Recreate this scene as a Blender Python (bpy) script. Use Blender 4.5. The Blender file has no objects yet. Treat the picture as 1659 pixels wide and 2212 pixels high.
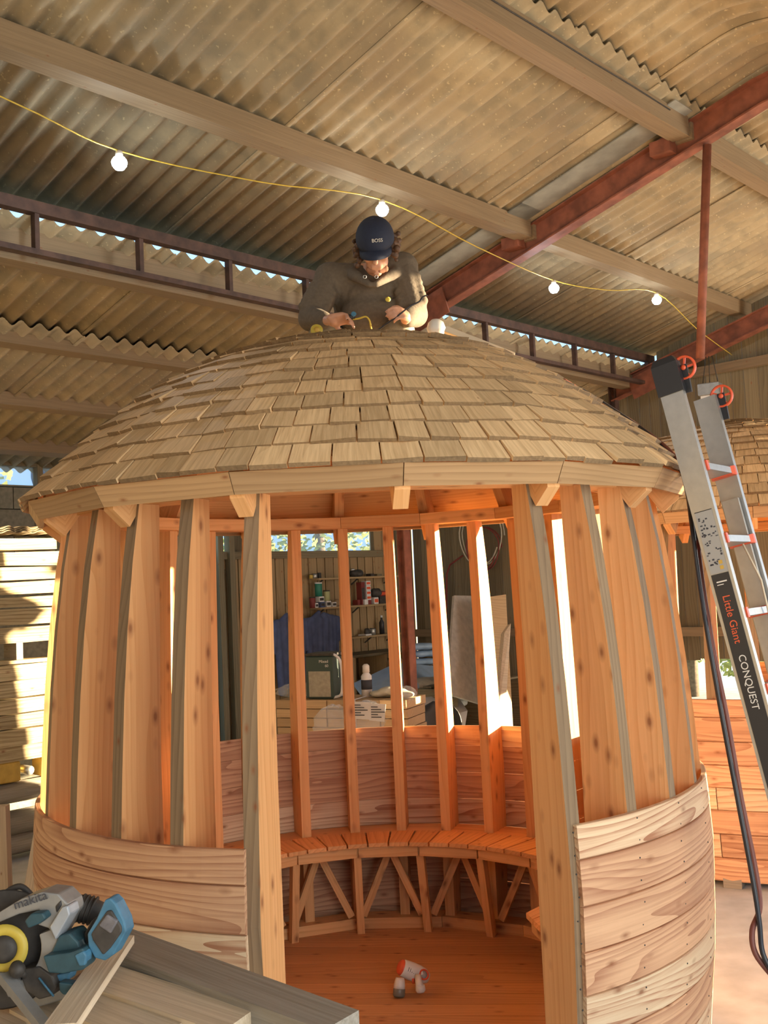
import bpy, bmesh, math, random
from mathutils import Vector, Matrix
S = bpy.context.scene
COL = S.collection
PI = math.pi
R = math.radians
rnd = random.Random(7)

# ---------------------------------------------------------------- camera
CAM = Vector((0.1127, -5.1, 2.02)); F_PX = 2300.0; PITCH = 0.0687; ROLL = 0.0462
cd = bpy.data.cameras.new('camera'); cam = bpy.data.objects.new('camera', cd); COL.objects.link(cam)
cd.sensor_fit = 'HORIZONTAL'; cd.sensor_width = 36.0; cd.lens = 36.0 * F_PX / 1659.0
cd.clip_start = 0.05; cd.clip_end = 300
cam.matrix_world = Matrix.Translation(CAM) @ Matrix.Rotation(PI/2 + PITCH, 4, 'X') @ Matrix.Rotation(-ROLL, 4, 'Z')
S.camera = cam
# ---------------------------------------------------------------- world, sun, added fill lamps, exposure
W = bpy.data.worlds.new('world'); S.world = W; W.use_nodes = True
wn = W.node_tree.nodes; wl = W.node_tree.links
bg = wn['Background']; bg.inputs['Color'].default_value = (0.40, 0.67, 1.0, 1); bg.inputs['Strength'].default_value = 1.25
SUN_AZ = R(83); SUN_EL = R(5)
sd = bpy.data.lights.new('sun', 'SUN'); sun = bpy.data.objects.new('sun', sd); COL.objects.link(sun)
sd.energy = 30; sd.color = (1.0, 0.79, 0.50); sd.angle = R(0.6)
sv = Vector((math.sin(SUN_AZ)*math.cos(SUN_EL), math.cos(SUN_AZ)*math.cos(SUN_EL), math.sin(SUN_EL)))
sun.rotation_euler = (-sv).to_track_quat('-Z', 'Y').to_euler()
def area(name, loc, target, sx, sy, power, color):
    l = bpy.data.lights.new(name, 'AREA'); l.shape = 'RECTANGLE'; l.size = sx; l.size_y = sy; l.energy = power; l.color = color
    o = bpy.data.objects.new(name, l); COL.objects.link(o); o.location = loc
    o.rotation_euler = (Vector(target)-Vector(loc)).to_track_quat('-Z', 'Y').to_euler(); return o
area('fill_front_opening', (3.05, -5.25, 2.0), (0, .3, 2.3), 4.6, 3.2, 135, (1.0, 0.89, 0.70))  # added area fill lamp, standing in for daylight from the front right
area('fill_side_opening', (8.3, .75, 2.2), (0, .2, 2.5), 2.6, 2.8, 270, (1.0, 0.89, 0.72))  # second added fill lamp, outside the right hand opening
S.view_settings.view_transform = 'Standard'; S.view_settings.look = 'None'; S.view_settings.gamma = 1
S.view_settings.use_curve_mapping = False
S.view_settings.exposure = 0.5

# ---------------------------------------------------------------- helpers
class MatB:
    def __init__(s, name):
        s.m = bpy.data.materials.new(name); s.m.use_nodes = True; s.t = s.m.node_tree; s.n = s.t.nodes; s.l = s.t.links
        s.b = s.n['Principled BSDF']
    def node(s, typ, **kw):
        x = s.n.new(typ)
        for k, v in kw.items():
            if k.startswith('i_'): x.inputs[k[2:].replace('_', ' ')].default_value = v
            else: setattr(x, k, v)
        return x
    def math(s, op, a, b=None):
        x = s.n.new('ShaderNodeMath'); x.operation = op
        for i, v in enumerate((a, b)):
            if v is None: continue
            if isinstance(v, (int, float)): x.inputs[i].default_value = v
            else: s.l.new(v, x.inputs[i])
        return x.outputs[0]
    def mix(s, f, a, b, mode='MIX'):
        x = s.n.new('ShaderNodeMix'); x.data_type = 'RGBA'; x.blend_type = mode
        for v, i in ((f, 0), (a, 6), (b, 7)):
            if isinstance(v, (int, float)): x.inputs[i].default_value = v
            elif isinstance(v, tuple): x.inputs[i].default_value = v if len(v) == 4 else v + (1,)
            else: s.l.new(v, x.inputs[i])
        return x.outputs[2]
    def ramp(s, f, stops):
        x = s.n.new('ShaderNodeValToRGB'); s.l.new(f, x.inputs[0]); e = x.color_ramp.elements
        while len(e) < len(stops): e.new(0.5)
        for i, (p, c) in enumerate(stops):
            e[i].position = p; e[i].color = c if len(c) == 4 else tuple(c) + (1,)
        return x.outputs[0]
    def bump(s, h, st, dist=0.01):
        x = s.n.new('ShaderNodeBump'); x.inputs['Strength'].default_value = st; x.inputs['Distance'].default_value = dist
        s.l.new(h, x.inputs['Height']); s.l.new(x.outputs[0], s.b.inputs['Normal'])
def flat(name, col, rough=0.6, metal=0.0, noise=0.0, scale=20, emit=None, alpha=None, trans=None, bump=0):
    M = MatB(name); M.b.inputs['Roughness'].default_value = rough; M.b.inputs['Metallic'].default_value = metal
    if noise:
        tc = M.node('ShaderNodeTexCoord'); nz = M.node('ShaderNodeTexNoise', i_Scale=scale, i_Detail=4.0)
        M.l.new(tc.outputs['Object'], nz.inputs['Vector'])
        c = M.ramp(nz.outputs['Fac'], [(0.3, tuple(x*(1-noise) for x in col)), (0.7, tuple(min(1, x*(1+noise)) for x in col))])
        M.l.new(c, M.b.inputs['Base Color'])
        if bump: M.bump(nz.outputs['Fac'], bump)
    else: M.b.inputs['Base Color'].default_value = col + (1,)
    if emit: M.b.inputs['Emission Color'].default_value = emit[0] + (1,); M.b.inputs['Emission Strength'].default_value = emit[1]
    if trans: M.b.inputs['Transmission Weight'].default_value = trans
    if alpha is not None: M.b.inputs['Alpha'].default_value = alpha
    return M.m
def wood(name, light, dark, knot=(0.24, 0.085, 0.035), kd=0.10, rough=0.62, var=0.16, fine=0.35, ring=0.5, bump=0.25, grey=None, loops=6, lin=30, alt=None):
    M = MatB(name); at = M.node('ShaderNodeAttribute', attribute_name='gc'); oi = M.node('ShaderNodeObjectInfo')
    w = M.math('MULTIPLY', oi.outputs['Random'], 47.0)
    off = M.node('ShaderNodeCombineXYZ')
    M.l.new(w, off.inputs[0]); M.l.new(w, off.inputs[1])
    add = M.node('ShaderNodeVectorMath', operation='ADD'); M.l.new(at.outputs['Vector'], add.inputs[0]); M.l.new(off.outputs[0], add.inputs[1])
    def mapped(sx, sy, sz):
        m = M.node('ShaderNodeVectorMath', operation='MULTIPLY'); m.inputs[1].default_value = (sx, sy, sz)
        M.l.new(add.outputs[0], m.inputs[0]); return m.outputs[0]
    # slow warp that makes cathedral figure
    n0 = M.node('ShaderNodeTexNoise', i_Scale=1.0, i_Detail=1.0); M.l.new(mapped(0.7, 5.5, 5.5), n0.inputs['Vector'])
    sx = M.node('ShaderNodeSeparateXYZ'); M.l.new(at.outputs['Vector'], sx.inputs[0])
    rings = M.math('FRACT', M.math('ADD', M.math('MULTIPLY', n0.outputs['Fac'], float(loops)), M.math('MULTIPLY', M.math('ADD', sx.outputs[1], sx.outputs[2]), float(lin))))
    rings = M.math('POWER', rings, 2.2)
    n1 = M.node('ShaderNodeTexNoise', i_Scale=1.0, i_Detail=3.0); M.l.new(mapped(2.2, 90, 90), n1.inputs['Vector'])
    n2 = M.node('ShaderNodeTexNoise', i_Scale=1.0, i_Detail=2.0); M.l.new(mapped(0.8, 3.0, 3.0), n2.inputs['Vector'])
    f = M.math('ADD', M.math('MULTIPLY', rings, ring), M.math('MULTIPLY', M.math('SUBTRACT', n1.outputs['Fac'], 0.3), fine*2))
    f = M.math('ADD', f, M.math('MULTIPLY', M.math('SUBTRACT', n2.outputs['Fac'], 0.5), 0.7))
    c = M.ramp(f, [(0.05, light), (0.95, dark)])
    if alt:
        hue = M.math('FRACT', M.math('MULTIPLY', oi.outputs['Random'], 7.3))
        c = M.mix(M.math('MULTIPLY', M.ramp(hue, [(0.45, (0, 0, 0)), (0.6, (1, 1, 1))]), M.math('SUBTRACT', 0.9, f)), c, alt)
    if grey:
        g = M.ramp(n2.outputs['Fac'], [(0.42, (0, 0, 0)), (0.62, (1, 1, 1))]); c = M.mix(M.math('MULTIPLY', g, 0.7), c, grey)
    vo = M.node('ShaderNodeTexVoronoi', i_Scale=1.0); M.l.new(mapped(6.5, 13.0, 13.0), vo.inputs['Vector'])
    k = M.ramp(vo.outputs['Distance'], [(kd*0.45, (1, 1, 1)), (kd, (0, 0, 0))])
    kk = M.ramp(vo.outputs['Distance'], [(kd, (1, 1, 1)), (kd*1.9, (0, 0, 0))])
    c = M.mix(M.math('MULTIPLY', kk, 0.35), c, knot); c = M.mix(M.math('MULTIPLY', k, 0.7), c, knot)
    br = M.math('ADD', M.math('MULTIPLY', oi.outputs['Random'], 2*var), 1-var)
    cm = M.node('ShaderNodeVectorMath', operation='SCALE'); M.l.new(c, cm.inputs[0]); M.l.new(br, cm.inputs['Scale'])
    M.l.new(cm.outputs[0], M.b.inputs['Base Color']); M.b.inputs['Roughness'].default_value = rough
    M.b.inputs['Specular IOR Level'].default_value = 0.25
    M.bump(M.math('MULTIPLY', f, -1.0), bump, 0.004)
    return M.m

def setp(o, label=None, cat=None, group=None, kind=None):
    if label: o['label'] = label
    if cat: o['category'] = cat
    if group: o['group'] = group
    if kind: o['kind'] = kind
    return o
def wloc(o):
    v = Vector((0, 0, 0))
    while o: v += o.location; o = o.parent
    return v
def thing(name, loc, label, cat, group=None):
    o = bpy.data.objects.new(name, None); COL.objects.link(o); o.location = loc; o.empty_display_size = .1
    return setp(o, label, cat, group)
def obj(name, V, Fc, mat, parent=None, gc=None, smooth=False, kind=None, label=None, cat=None, group=None, loc=None, mats=None, fm=None):
    o = bpy.data.objects.new(name, bpy.data.meshes.new(name))
    base = wloc(parent) if parent else (Vector(loc) if loc is not None else Vector(V[0]) if V else Vector())
    me = o.data; me.from_pydata([Vector(v)-base for v in V], [], Fc)
    for m in (mats or [mat]): me.materials.append(m)
    if fm: me.polygons.foreach_set('material_index', fm)
    if gc:
        a = me.attributes.new('gc', 'FLOAT_VECTOR', 'POINT'); a.data.foreach_set('vector', [c for g in gc for c in g])
    if smooth: me.polygons.foreach_set('use_smooth', [True]*len(me.polygons))
    me.update(); COL.objects.link(o)
    if parent: o.parent = parent
    else: o.location = base
    setp(o, label, cat, group, kind); return o
def loft(rings, closed=False, caps=True, uv=None):
    """rings of equal point count -> verts, faces, gc (x along, y/z across)"""
    V = []; G = []; Fc = []; n = len(rings[0]); L = 0; pc = None
    for ring in rings:
        c = sum((Vector(p) for p in ring), Vector())/n
        if pc is not None: L += (c-pc).length
        pc = c
        e1 = (Vector(ring[1])-Vector(ring[0])); e2 = (Vector(ring[-1])-Vector(ring[0]))
        e1n = e1.normalized() if e1.length > 1e-9 else Vector((1, 0, 0)); e2n = e2.normalized() if e2.length > 1e-9 else Vector((0, 0, 1))
        for p in ring:
            d = Vector(p)-Vector(ring[0]); V.append(Vector(p)); G.append((L, d.dot(e1n), d.dot(e2n)))
    m = len(rings)
    for i in range(m-1 if not closed else m):
        for j in range(n):
            a = i*n+j; b = i*n+(j+1) % n; c2 = ((i+1) % m)*n+(j+1) % n; d = ((i+1) % m)*n+j
            Fc.append((a, b, c2, d))
    if caps and not closed:
        Fc.append(tuple(range(n-1, -1, -1))); Fc.append(tuple((m-1)*n+j for j in range(n)))
    return V, Fc, G
def merge(parts):
    V = []; Fc = []; G = []; k = 0
    for v, f, g in parts:
        b = len(V); V += v; Fc += [tuple(i+b for i in q) for q in f]; dx = k*3.17; k += 1
        G += [(x+dx, y, z) for x, y, z in g]
    return V, Fc, G
def boxv(p0, p1, w, t, up=(0, 0, 1)):
    """board from p0 to p1; w across (perp to up), t along up"""
    p0 = Vector(p0); p1 = Vector(p1); d = (p1-p0).normalized(); u = Vector(up); s = d.cross(u)
    if s.length < 1e-5: s = d.cross(Vector((1, 0, 0)))
    s.normalize(); u = s.cross(d).normalized()
    def ring(p): return [p-s*w/2-u*t/2, p+s*w/2-u*t/2, p+s*w/2+u*t/2, p-s*w/2+u*t/2]
    return loft([ring(p0), ring(p1)])
def board(name, p0, p1, w, t, mat, parent=None, up=(0, 0, 1), **kw):
    V, Fc, G = boxv(p0, p1, w, t, up); return obj(name, V, Fc, mat, parent, gc=G, **kw)
def tubev(pts, r, n=8, spl=0):
    pts = [Vector(p) for p in pts]
    if spl: pts = catmull(pts, spl)
    rs = r if isinstance(r, list) else [r]*len(pts)
    if len(rs) != len(pts):
        k = len(rs)-1; rs = [rs[min(k, int(i/(len(pts)-1)*k))]+(rs[min(k, int(i/(len(pts)-1)*k)+1)]-rs[min(k, int(i/(len(pts)-1)*k))])*((i/(len(pts)-1)*k) % 1) for i in range(len(pts))]
    rings = []; s = None
    for i, p in enumerate(pts):
        d = (pts[min(i+1, len(pts)-1)]-pts[max(i-1, 0)]).normalized()
        if s is None:
            s = d.cross(Vector((0, 0, 1)))
            if s.length < .05: s = d.cross(Vector((1, 0, 0)))
        s = (s-d*s.dot(d)).normalized(); u = d.cross(s)
        rings.append([p+(s*math.cos(a)+u*math.sin(a))*rs[i] for a in [2*PI*j/n for j in range(n)]])
    return loft(rings)
def catmull(P, k):
    out = []
    for i in range(len(P)-1):
        a, b, c, d = P[max(i-1, 0)], P[i], P[i+1], P[min(i+2, len(P)-1)]
        for j in range(k):
            t = j/k; out.append(.5*((2*b)+(c-a)*t+(2*a-5*b+4*c-d)*t*t+(3*b-a-3*c+d)*t**3))
    out.append(P[-1]); return out
def tube(name, pts, r, mat, parent=None, n=8, spl=0, **kw):
    V, Fc, G = tubev(pts, r, n, spl); return obj(name, V, Fc, mat, parent, gc=G, smooth=True, **kw)
def lathev(prof, c, axis=(0, 0, 1), n=20):
    """prof list of (radius, height along axis)"""
    ax = Vector(axis).normalized(); s = ax.orthogonal().normalized(); u = ax.cross(s); c = Vector(c)
    rings = [[c+ax*h+(s*math.cos(a)+u*math.sin(a))*max(r, 1e-4) for a in [2*PI*j/n for j in range(n)]] for r, h in prof]
    if len(prof) > 3 and prof[0] == prof[-1]: return loft(rings[:-1], closed=True)
    return loft(rings)
def lathe(name, prof, c, mat, parent=None, axis=(0, 0, 1), n=20, smooth=True, **kw):
    V, Fc, G = lathev(prof, c, axis, n); return obj(name, V, Fc, mat, parent, gc=G, smooth=smooth, **kw)
def prismv(poly, off):
    """polygon (3D points) extruded by off"""
    off = Vector(off); n = len(poly); V = [Vector(p) for p in poly]+[Vector(p)+off for p in poly]
    Fc = [tuple(range(n-1, -1, -1)), tuple(range(n, 2*n))]+[(i, (i+1) % n, n+(i+1) % n, n+i) for i in range(n)]
    o = V[0]; e = (V[1]-V[0]).normalized(); nn = off.normalized(); e2 = nn.cross(e)
    return V, Fc, [((v-o).dot(e), (v-o).dot(e2), (v-o).dot(nn)) for v in V]
def prism(name, poly, off, mat, parent=None, **kw):
    V, Fc, G = prismv(poly, off); return obj(name, V, Fc, mat, parent, gc=G, **kw)
def ellv(c, r, rot=None, n=16, m=10):
    c = Vector(c); V = []; Fc = []
    rot = rot or Matrix.Identity(3)
    for i in range(m+1):
        t = PI*i/m
        for j in range(n):
            a = 2*PI*j/n; V.append(c+rot @ Vector((r[0]*math.sin(t)*math.cos(a), r[1]*math.sin(t)*math.sin(a), r[2]*math.cos(t))))
    for i in range(m):
        for j in range(n): Fc.append((i*n+j, (i+1)*n+j, (i+1)*n+(j+1) % n, i*n+(j+1) % n))
    return V, Fc, [(0, 0, 0)]*len(V)
def capsv(p0, p1, r0, r1, n=12):
    p0 = Vector(p0); p1 = Vector(p1); d = (p1-p0); L = max(d.length, 1e-5); d = d/L
    prof = [(r0*math.sin(t), -r0*math.cos(t)) for t in [R(a) for a in (0, 25, 50, 75, 90)]]+[(r1*math.sin(t), L-r1*math.cos(t)) for t in [R(a) for a in (90, 105, 130, 155, 180)]]
    return lathev(prof, p0, d, n)
def blob(name, parts, voxel, mat, parent=None, smooth_it=4, **kw):
    V, Fc, G = merge(parts)
    me = bpy.data.meshes.new('tmp'); me.from_pydata(V, [], Fc); o = bpy.data.objects.new('tmp', me); COL.objects.link(o)
    a = o.modifiers.new('r', 'REMESH'); a.mode = 'VOXEL'; a.voxel_size = voxel; a.use_smooth_shade = True
    b = o.modifiers.new('s', 'SMOOTH'); b.factor = .5; b.iterations = smooth_it
    dg = bpy.context.evaluated_depsgraph_get(); m2 = bpy.data.meshes.new_from_object(o.evaluated_get(dg))
    VV = [v.co.copy() for v in m2.vertices]; FF = [tuple(p.vertices) for p in m2.polygons]
    bpy.data.objects.remove(o); bpy.data.meshes.remove(me); bpy.data.meshes.remove(m2)
    return obj(name, VV, FF, mat, parent, smooth=True, gc=[tuple(v) for v in VV], **kw)
def text(name, s, origin, xd, yd, size, mat, parent, depth=.0008, **kw):
    cu = bpy.data.curves.new('t', 'FONT'); cu.body = s; cu.size = size; cu.extrude = depth
    o = bpy.data.objects.new('t', cu); COL.objects.link(o)
    dg = bpy.context.evaluated_depsgraph_get(); m2 = bpy.data.meshes.new_from_object(o.evaluated_get(dg))
    xd = Vector(xd).normalized(); yd = Vector(yd); yd = (yd-xd*yd.dot(xd)).normalized(); zd = xd.cross(yd)
    VV = [Vector(origin)+xd*v.co.x+yd*v.co.y+zd*v.co.z for v in m2.vertices]; FF = [tuple(p.vertices) for p in m2.polygons]
    bpy.data.objects.remove(o); bpy.data.curves.remove(cu); bpy.data.meshes.remove(m2)
    return obj(name, VV, FF, mat, parent, **kw)
def interp(T, x):
    if x <= T[0][0]: return T[0][1]
    for (a, b), (c, d) in zip(T, T[1:]):
        if x <= c: return b+(d-b)*(x-a)/(c-a)
    return T[-1][1]

# ---------------------------------------------------------------- materials
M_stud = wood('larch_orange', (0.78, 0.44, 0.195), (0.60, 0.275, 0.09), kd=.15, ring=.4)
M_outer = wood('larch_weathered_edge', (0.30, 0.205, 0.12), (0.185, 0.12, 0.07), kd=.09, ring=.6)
M_clad = wood('larch_cladding', (0.68, 0.405, 0.235), (0.38, 0.175, 0.095), kd=.12, ring=.65, fine=.5, bump=.3, loops=9, lin=24, alt=(0.74, 0.58, 0.38))
M_bench = wood('larch_bench', (0.84, 0.43, 0.18), (0.60, 0.27, 0.10), kd=.08)
M_floorb = wood('larch_floor', (0.64, 0.33, 0.15), (0.44, 0.205, 0.085), kd=.12, var=.12)
M_shin = wood('cedar_shingle', (0.80, 0.57, 0.32), (0.46, 0.29, 0.14), kd=.03, var=.20, fine=.6, ring=.25)
M_butt = wood('shingle_end_grain', (0.25, 0.165, 0.085), (0.15, 0.095, 0.05), kd=.02, fine=.8, ring=.2)
M_fasc = wood('larch_fascia', (0.48, 0.30, 0.15), (0.31, 0.18, 0.085), kd=.09)
M_pur = wood('old_purlin', (0.30, 0.215, 0.13), (0.18, 0.125, 0.075), kd=.05, fine=.5, ring=.2)
M_barnb = wood('barn_board_dark', (0.235, 0.19, 0.115), (0.125, 0.095, 0.055), kd=.08, var=.25)
M_barnl = wood('barn_board_light', (0.42, 0.29, 0.15), (0.25, 0.165, 0.085), kd=.09, var=.15)
M_rough = wood('rough_slab', (0.66, 0.54, 0.32), (0.32, 0.235, 0.12), kd=.12, fine=.9, bump=.8, var=.2)
M_greybeam = wood('grey_beam', (0.37, 0.335, 0.28), (0.24, 0.21, 0.165), kd=.03, fine=.9, ring=.15, bump=.6)
M_pale = wood('pale_sawn', (0.68, 0.57, 0.42), (0.48, 0.38, 0.26), kd=.05, fine=.7, ring=.3, bump=.4)
M_pack = wood('pack_board', (0.58, 0.40, 0.22), (0.42, 0.27, 0.14), kd=.04)
# fibre cement sheet
def m_sheet():
    M = MatB('fibre_cement'); tc = M.node('ShaderNodeTexCoord'); oi = M.node('ShaderNodeObjectInfo')
    n = M.node('ShaderNodeTexNoise', i_Scale=1.3, i_Detail=6.0); M.l.new(tc.outputs['Object'], n.inputs['Vector'])
    n2 = M.node('ShaderNodeTexNoise', i_Scale=45.0, i_Detail=2.0); M.l.new(tc.outputs['Object'], n2.inputs['Vector'])
    n3 = M.node('ShaderNodeTexNoise', i_Scale=7.0, i_Detail=5.0); M.l.new(tc.outputs['Object'], n3.inputs['Vector'])
    c = M.ramp(n.outputs['Fac'], [(0.3, (0.27, 0.205, 0.13)), (0.5, (0.38, 0.29, 0.17)), (0.72, (0.45, 0.36, 0.225))])
    c = M.mix(M.ramp(n3.outputs['Fac'], [(0.45, (0, 0, 0)), (0.62, (0.5, 0.5, 0.5))]), c, (0.22, 0.185, 0.12))
    c = M.mix(M.ramp(n2.outputs['Fac'], [(0.66, (0, 0, 0)), (0.72, (0.8, 0.8, 0.8))]), c, (0.56, 0.44, 0.26))
    br = M.math('ADD', M.math('MULTIPLY', oi.outputs['Random'], .24), .88)
    cm = M.node('ShaderNodeVectorMath', operation='SCALE'); M.l.new(c, cm.inputs[0]); M.l.new(br, cm.inputs['Scale'])
    M.l.new(cm.outputs[0], M.b.inputs['Base Color']); M.b.inputs['Roughness'].default_value = .85
    M.bump(n2.outputs['Fac'], .25, .003); return M.m
M_sheet = m_sheet()
M_rust = flat('red_oxide_steel', (0.23, 0.075, 0.042), .7, 0, .35, 9, bump=.2)
M_rustd = flat('dark_rusted_steel', (0.07, 0.036, 0.026), .75, 0, .4, 12, bump=.2)
M_conc = flat('concrete_floor', (0.44, 0.47, 0.51), .85, 0, .16, 5, bump=.15)
M_block = flat('concrete_block', (0.25, 0.23, 0.175), .95, 0, .2, 25, bump=.3)
M_ground = flat('yard_ground', (0.45, 0.44, 0.40), .95, 0, .2, 3)
M_flash = flat('grey_flashing', (0.27, 0.27, 0.24), .6, 0, .25, 6)
M_alu = flat('aluminium', (0.40, 0.39, 0.37), .38, .6, .06, 30)
M_blk = flat('black_plastic', (0.022, 0.022, 0.025), .45)
M_red = flat('orange_red_plastic', (0.72, 0.10, 0.035), .4)
M_white = flat('white_plastic', (0.72, 0.68, 0.62), .4)
M_skin = flat('skin', (0.56, 0.29, 0.19), .5, 0, .1, 30)
M_hood = flat('olive_grey_fleece', (0.125, 0.098, 0.072), .95, 0, .12, 60, bump=.25)
M_trou = flat('khaki_trousers', (0.30, 0.26, 0.19), .9, 0, .1, 40)
M_navy = flat('navy_cotton', (0.012, 0.018, 0.042), .8, 0, .1, 80)
M_hair = flat('brown_hair', (0.085, 0.042, 0.022), .6, 0, .4, 90)
M_steel = flat('galvanised', (0.55, 0.55, 0.52), .4, .8)
M_yel = flat('yellow', (0.55, 0.42, 0.06), .5)
M_cord = flat('yellow_flex', (0.62, 0.44, 0.06), .55)
M_cable = flat('black_rubber', (0.018, 0.018, 0.024), .4)
M_brownc = flat('red_brown_rubber', (0.17, 0.05, 0.035), .5)
M_bulb = flat('lit_bulb', (1, 1, 1), .3, emit=((0.80, 0.93, 1.0), 22))
M_bluep = flat('blue_foam_board', (0.36, 0.48, 0.62), .7, 0, .1, 8)
M_bag = flat('grey_sacking', (0.50, 0.47, 0.38), .85, 0, .15, 12, bump=.3)
M_board = flat('grey_render_board', (0.42, 0.39, 0.34), .9, 0, .15, 14)
M_teal = flat('teal_plastic', (0.022, 0.065, 0.085), .5, 0, .25, 30)
M_blue = flat('bright_teal_plastic', (0.05, 0.16, 0.26), .45, 0, .2, 30)
M_gmet = flat('grey_cast_metal', (0.27, 0.265, 0.255), .45, .35, .12, 25)
M_dark = flat('dark_metal', (0.055, 0.048, 0.042), .6, .2, .3, 30)
M_leaf = flat('leaves', (0.36, 0.42, 0.14), .8, 0, .4, 4)
M_bark = flat('bark', (0.16, 0.12, 0.08), .9, 0, .3, 20)
M_glass = flat('pale_window_sheet', (0.62, 0.80, 1.0), .25, alpha=.28)
M_clear = flat('clear_film', (0.85, 0.88, 0.9), .12, alpha=.22)
M_paper = flat('paper', (0.72, 0.70, 0.68), .8)
M_ink = flat('ink', (0.05, 0.05, 0.06), .8)
M_jack = flat('blue_cloth', (0.085, 0.105, 0.20), .9, 0, .2, 9, bump=.2)
M_green = flat('green_enamel', (0.045, 0.075, 0.065), .5)
M_card = flat('cardboard', (0.33, 0.22, 0.12), .85, 0, .1, 20)
M_ochre = flat('ochre_paint', (0.58, 0.37, 0.07), .7, 0, .15, 12)
M_darkred = flat('dark_red', (0.20, 0.03, 0.025), .6)
M_tarp = flat('dark_tarpaulin', (0.045, 0.05, 0.055), .5, 0, .3, 15)

# ---------------------------------------------------------------- barn frame of reference
PSI = .744; TH = .266
dp = Vector((math.sin(PSI), math.cos(PSI), 0)); hh = Vector((math.cos(PSI), -math.sin(PSI), 0)); T = math.tan(TH)
def B(u, w, z): return dp*u + hh*w + Vector((0, 0, z))
U0, U1 = -7.5, 7.4
# ---------------------------------------------------------------- floor / ground
ZF = -.10
obj('floor', [B(-8, -6.6, ZF), B(7.6, -6.6, ZF), B(7.6, 7, ZF), B(-8, 7, ZF), B(-8, -6.6, ZF-.1), B(7.6, -6.6, ZF-.1), B(7.6, 7, ZF-.1), B(-8, 7, ZF-.1)],
    [(3, 2, 1, 0)[::-1], (4, 5, 6, 7)[::-1], (0, 1, 5, 4), (1, 2, 6, 5), (2, 3, 7, 6), (3, 0, 4, 7)], M_conc, kind='structure')
g = 60
obj('ground', [Vector((-g, -g, ZF-.12)), Vector((g, -g, ZF-.12)), Vector((g, g, ZF-.12)), Vector((-g, g, ZF-.12))], [(0, 1, 2, 3)], M_ground, kind='structure')
# ---------------------------------------------------------------- ceiling: corrugated sheets, purlins, frames
ceil = bpy.data.objects.new('ceiling', None); COL.objects.link(ceil); ceil.location = B(0, -1, 4.5); ceil['kind'] = 'structure'
PITCHC = .146
def sheet(u0, u1, path, amp=.024, mat=M_sheet, name='roof_sheet', ph=0.):
    """path: list of (w,z)"""
    nu = int(round((u1-u0)/PITCHC*8)); top = []; V = []; Fc = []; G = []
    for th in (0, .007):
        for (w, z) in path:
            for i in range(nu+1):
                u = u0+(u1-u0)*i/nu; V.append(B(u, w, z+th+amp*math.sin(2*PI*(u+ph)/PITCHC)))
    n = nu+1; m = len(path); o = n*m
    for j in range(m-1):
        for i in range(nu):
            a = j*n+i; Fc.append((a, a+1, a+n+1, a+n)); a += o; Fc.append((a, a+n, a+n+1, a+1))
    for i in range(nu):
        Fc.append((i, o+i, o+i+1, i+1)); a = (m-1)*n+i; Fc.append((a, a+1, o+a+1, o+a))
    for j in range(m-1):
        a = j*n; Fc.append((a, a+n, o+a+n, o+a)); a = j*n+nu; Fc.append((a, o+a, o+a+n, a+n))
    return obj(name, V, Fc, mat, ceil, smooth=True)
zm = lambda w: 4.885+T*(w+1.14)          # main sheet
zl = lambda w: 4.362+T*(w+2.35)          # lower roof sheet
SW = PITCHC*7
k = 0; u = U0
while u < U1-.05:
    u2 = min(u+SW, U1+.1)
    e = .010 if k % 2 else 0
    sheet(u, u2+.03, [(-2.5, zm(-2.5)+e), (.33+rnd.uniform(-.015, .015), zm(.33)+e)])
    # cranked ridge piece and far slope
    rp = [(.18, zm(.18)), (.45, zm(.45)), (.62, zm(.62)), (.75, zm(.75)-.004), (.85, zm(.85)-.016), (.95, zm(.95)-.045), (1.08, zm(1.08)-.10), (1.25, zm(1.25)-.21), (1.45, zm(1.45)-.345)]
    sheet(u, u2+.03, [(a, b+e+.036) for a, b in rp])
    wr = .95; zf = lambda w: zm(wr)-T*(w-wr)-.03
    sheet(u, u2+.03, [(1.35, zf(1.35)+e), (5.0, zf(5.0)+e)])
    # lower lean-to roof, two overlapping courses
    sheet(u, u2+.03, [(-2.33, zl(-2.33)+e), (-3.75, zl(-3.75)+e)])
    we = -6.12 if u < 3.0 else -6.7
    sheet(u, u2+.03, [(-3.50, zl(-3.50)-.03+e), (we, zl(we)-.03+e)])
    u = u2; k += 1
# wooden purlins: (w near edge, w far edge, z bottom, z top)
def purlin(wa, wb, z0, z1, u0=U0, u1=U1):
    r = lambda u: [B(u, wb, z0), B(u, wa, z0), B(u, wa, z1), B(u, wb, z1)]
    V, Fc, G = loft([r(u0), r(u1)]); return obj('purlin', V, Fc, M_pur, ceil, gc=G)
for a, b in ((U0, 3.28), (3.32, U1)):
    purlin(-1.14, -1.27, 4.72, 4.862, a, b)
    purlin(.24, .10, 5.09, 5.235, a, b)
    purlin(1.75, 1.65, 5.0, 5.13, a, b); purlin(3.2, 3.1, 4.6, 4.74, a, b); purlin(4.6, 4.5, 4.22, 4.36, a, b)
purlin(-2.46, -2.60, 4.13, 4.34); purlin(-3.63, -3.80, 3.915, 4.00); purlin(-4.55, -4.75, 3.64, 3.75); purlin(-5.42, -5.72, 3.40, 3.52)
purlin(-6.25, -6.4, 3.14, 3.25, 3.9, U1)
# cable clipped along the upper purlin
tube('purlin_cable', [B(u/2, .245, 5.20+.004*math.sin(u*3)) for u in range(-12, 7)], .005, M_dark, ceil, n=5)
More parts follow.
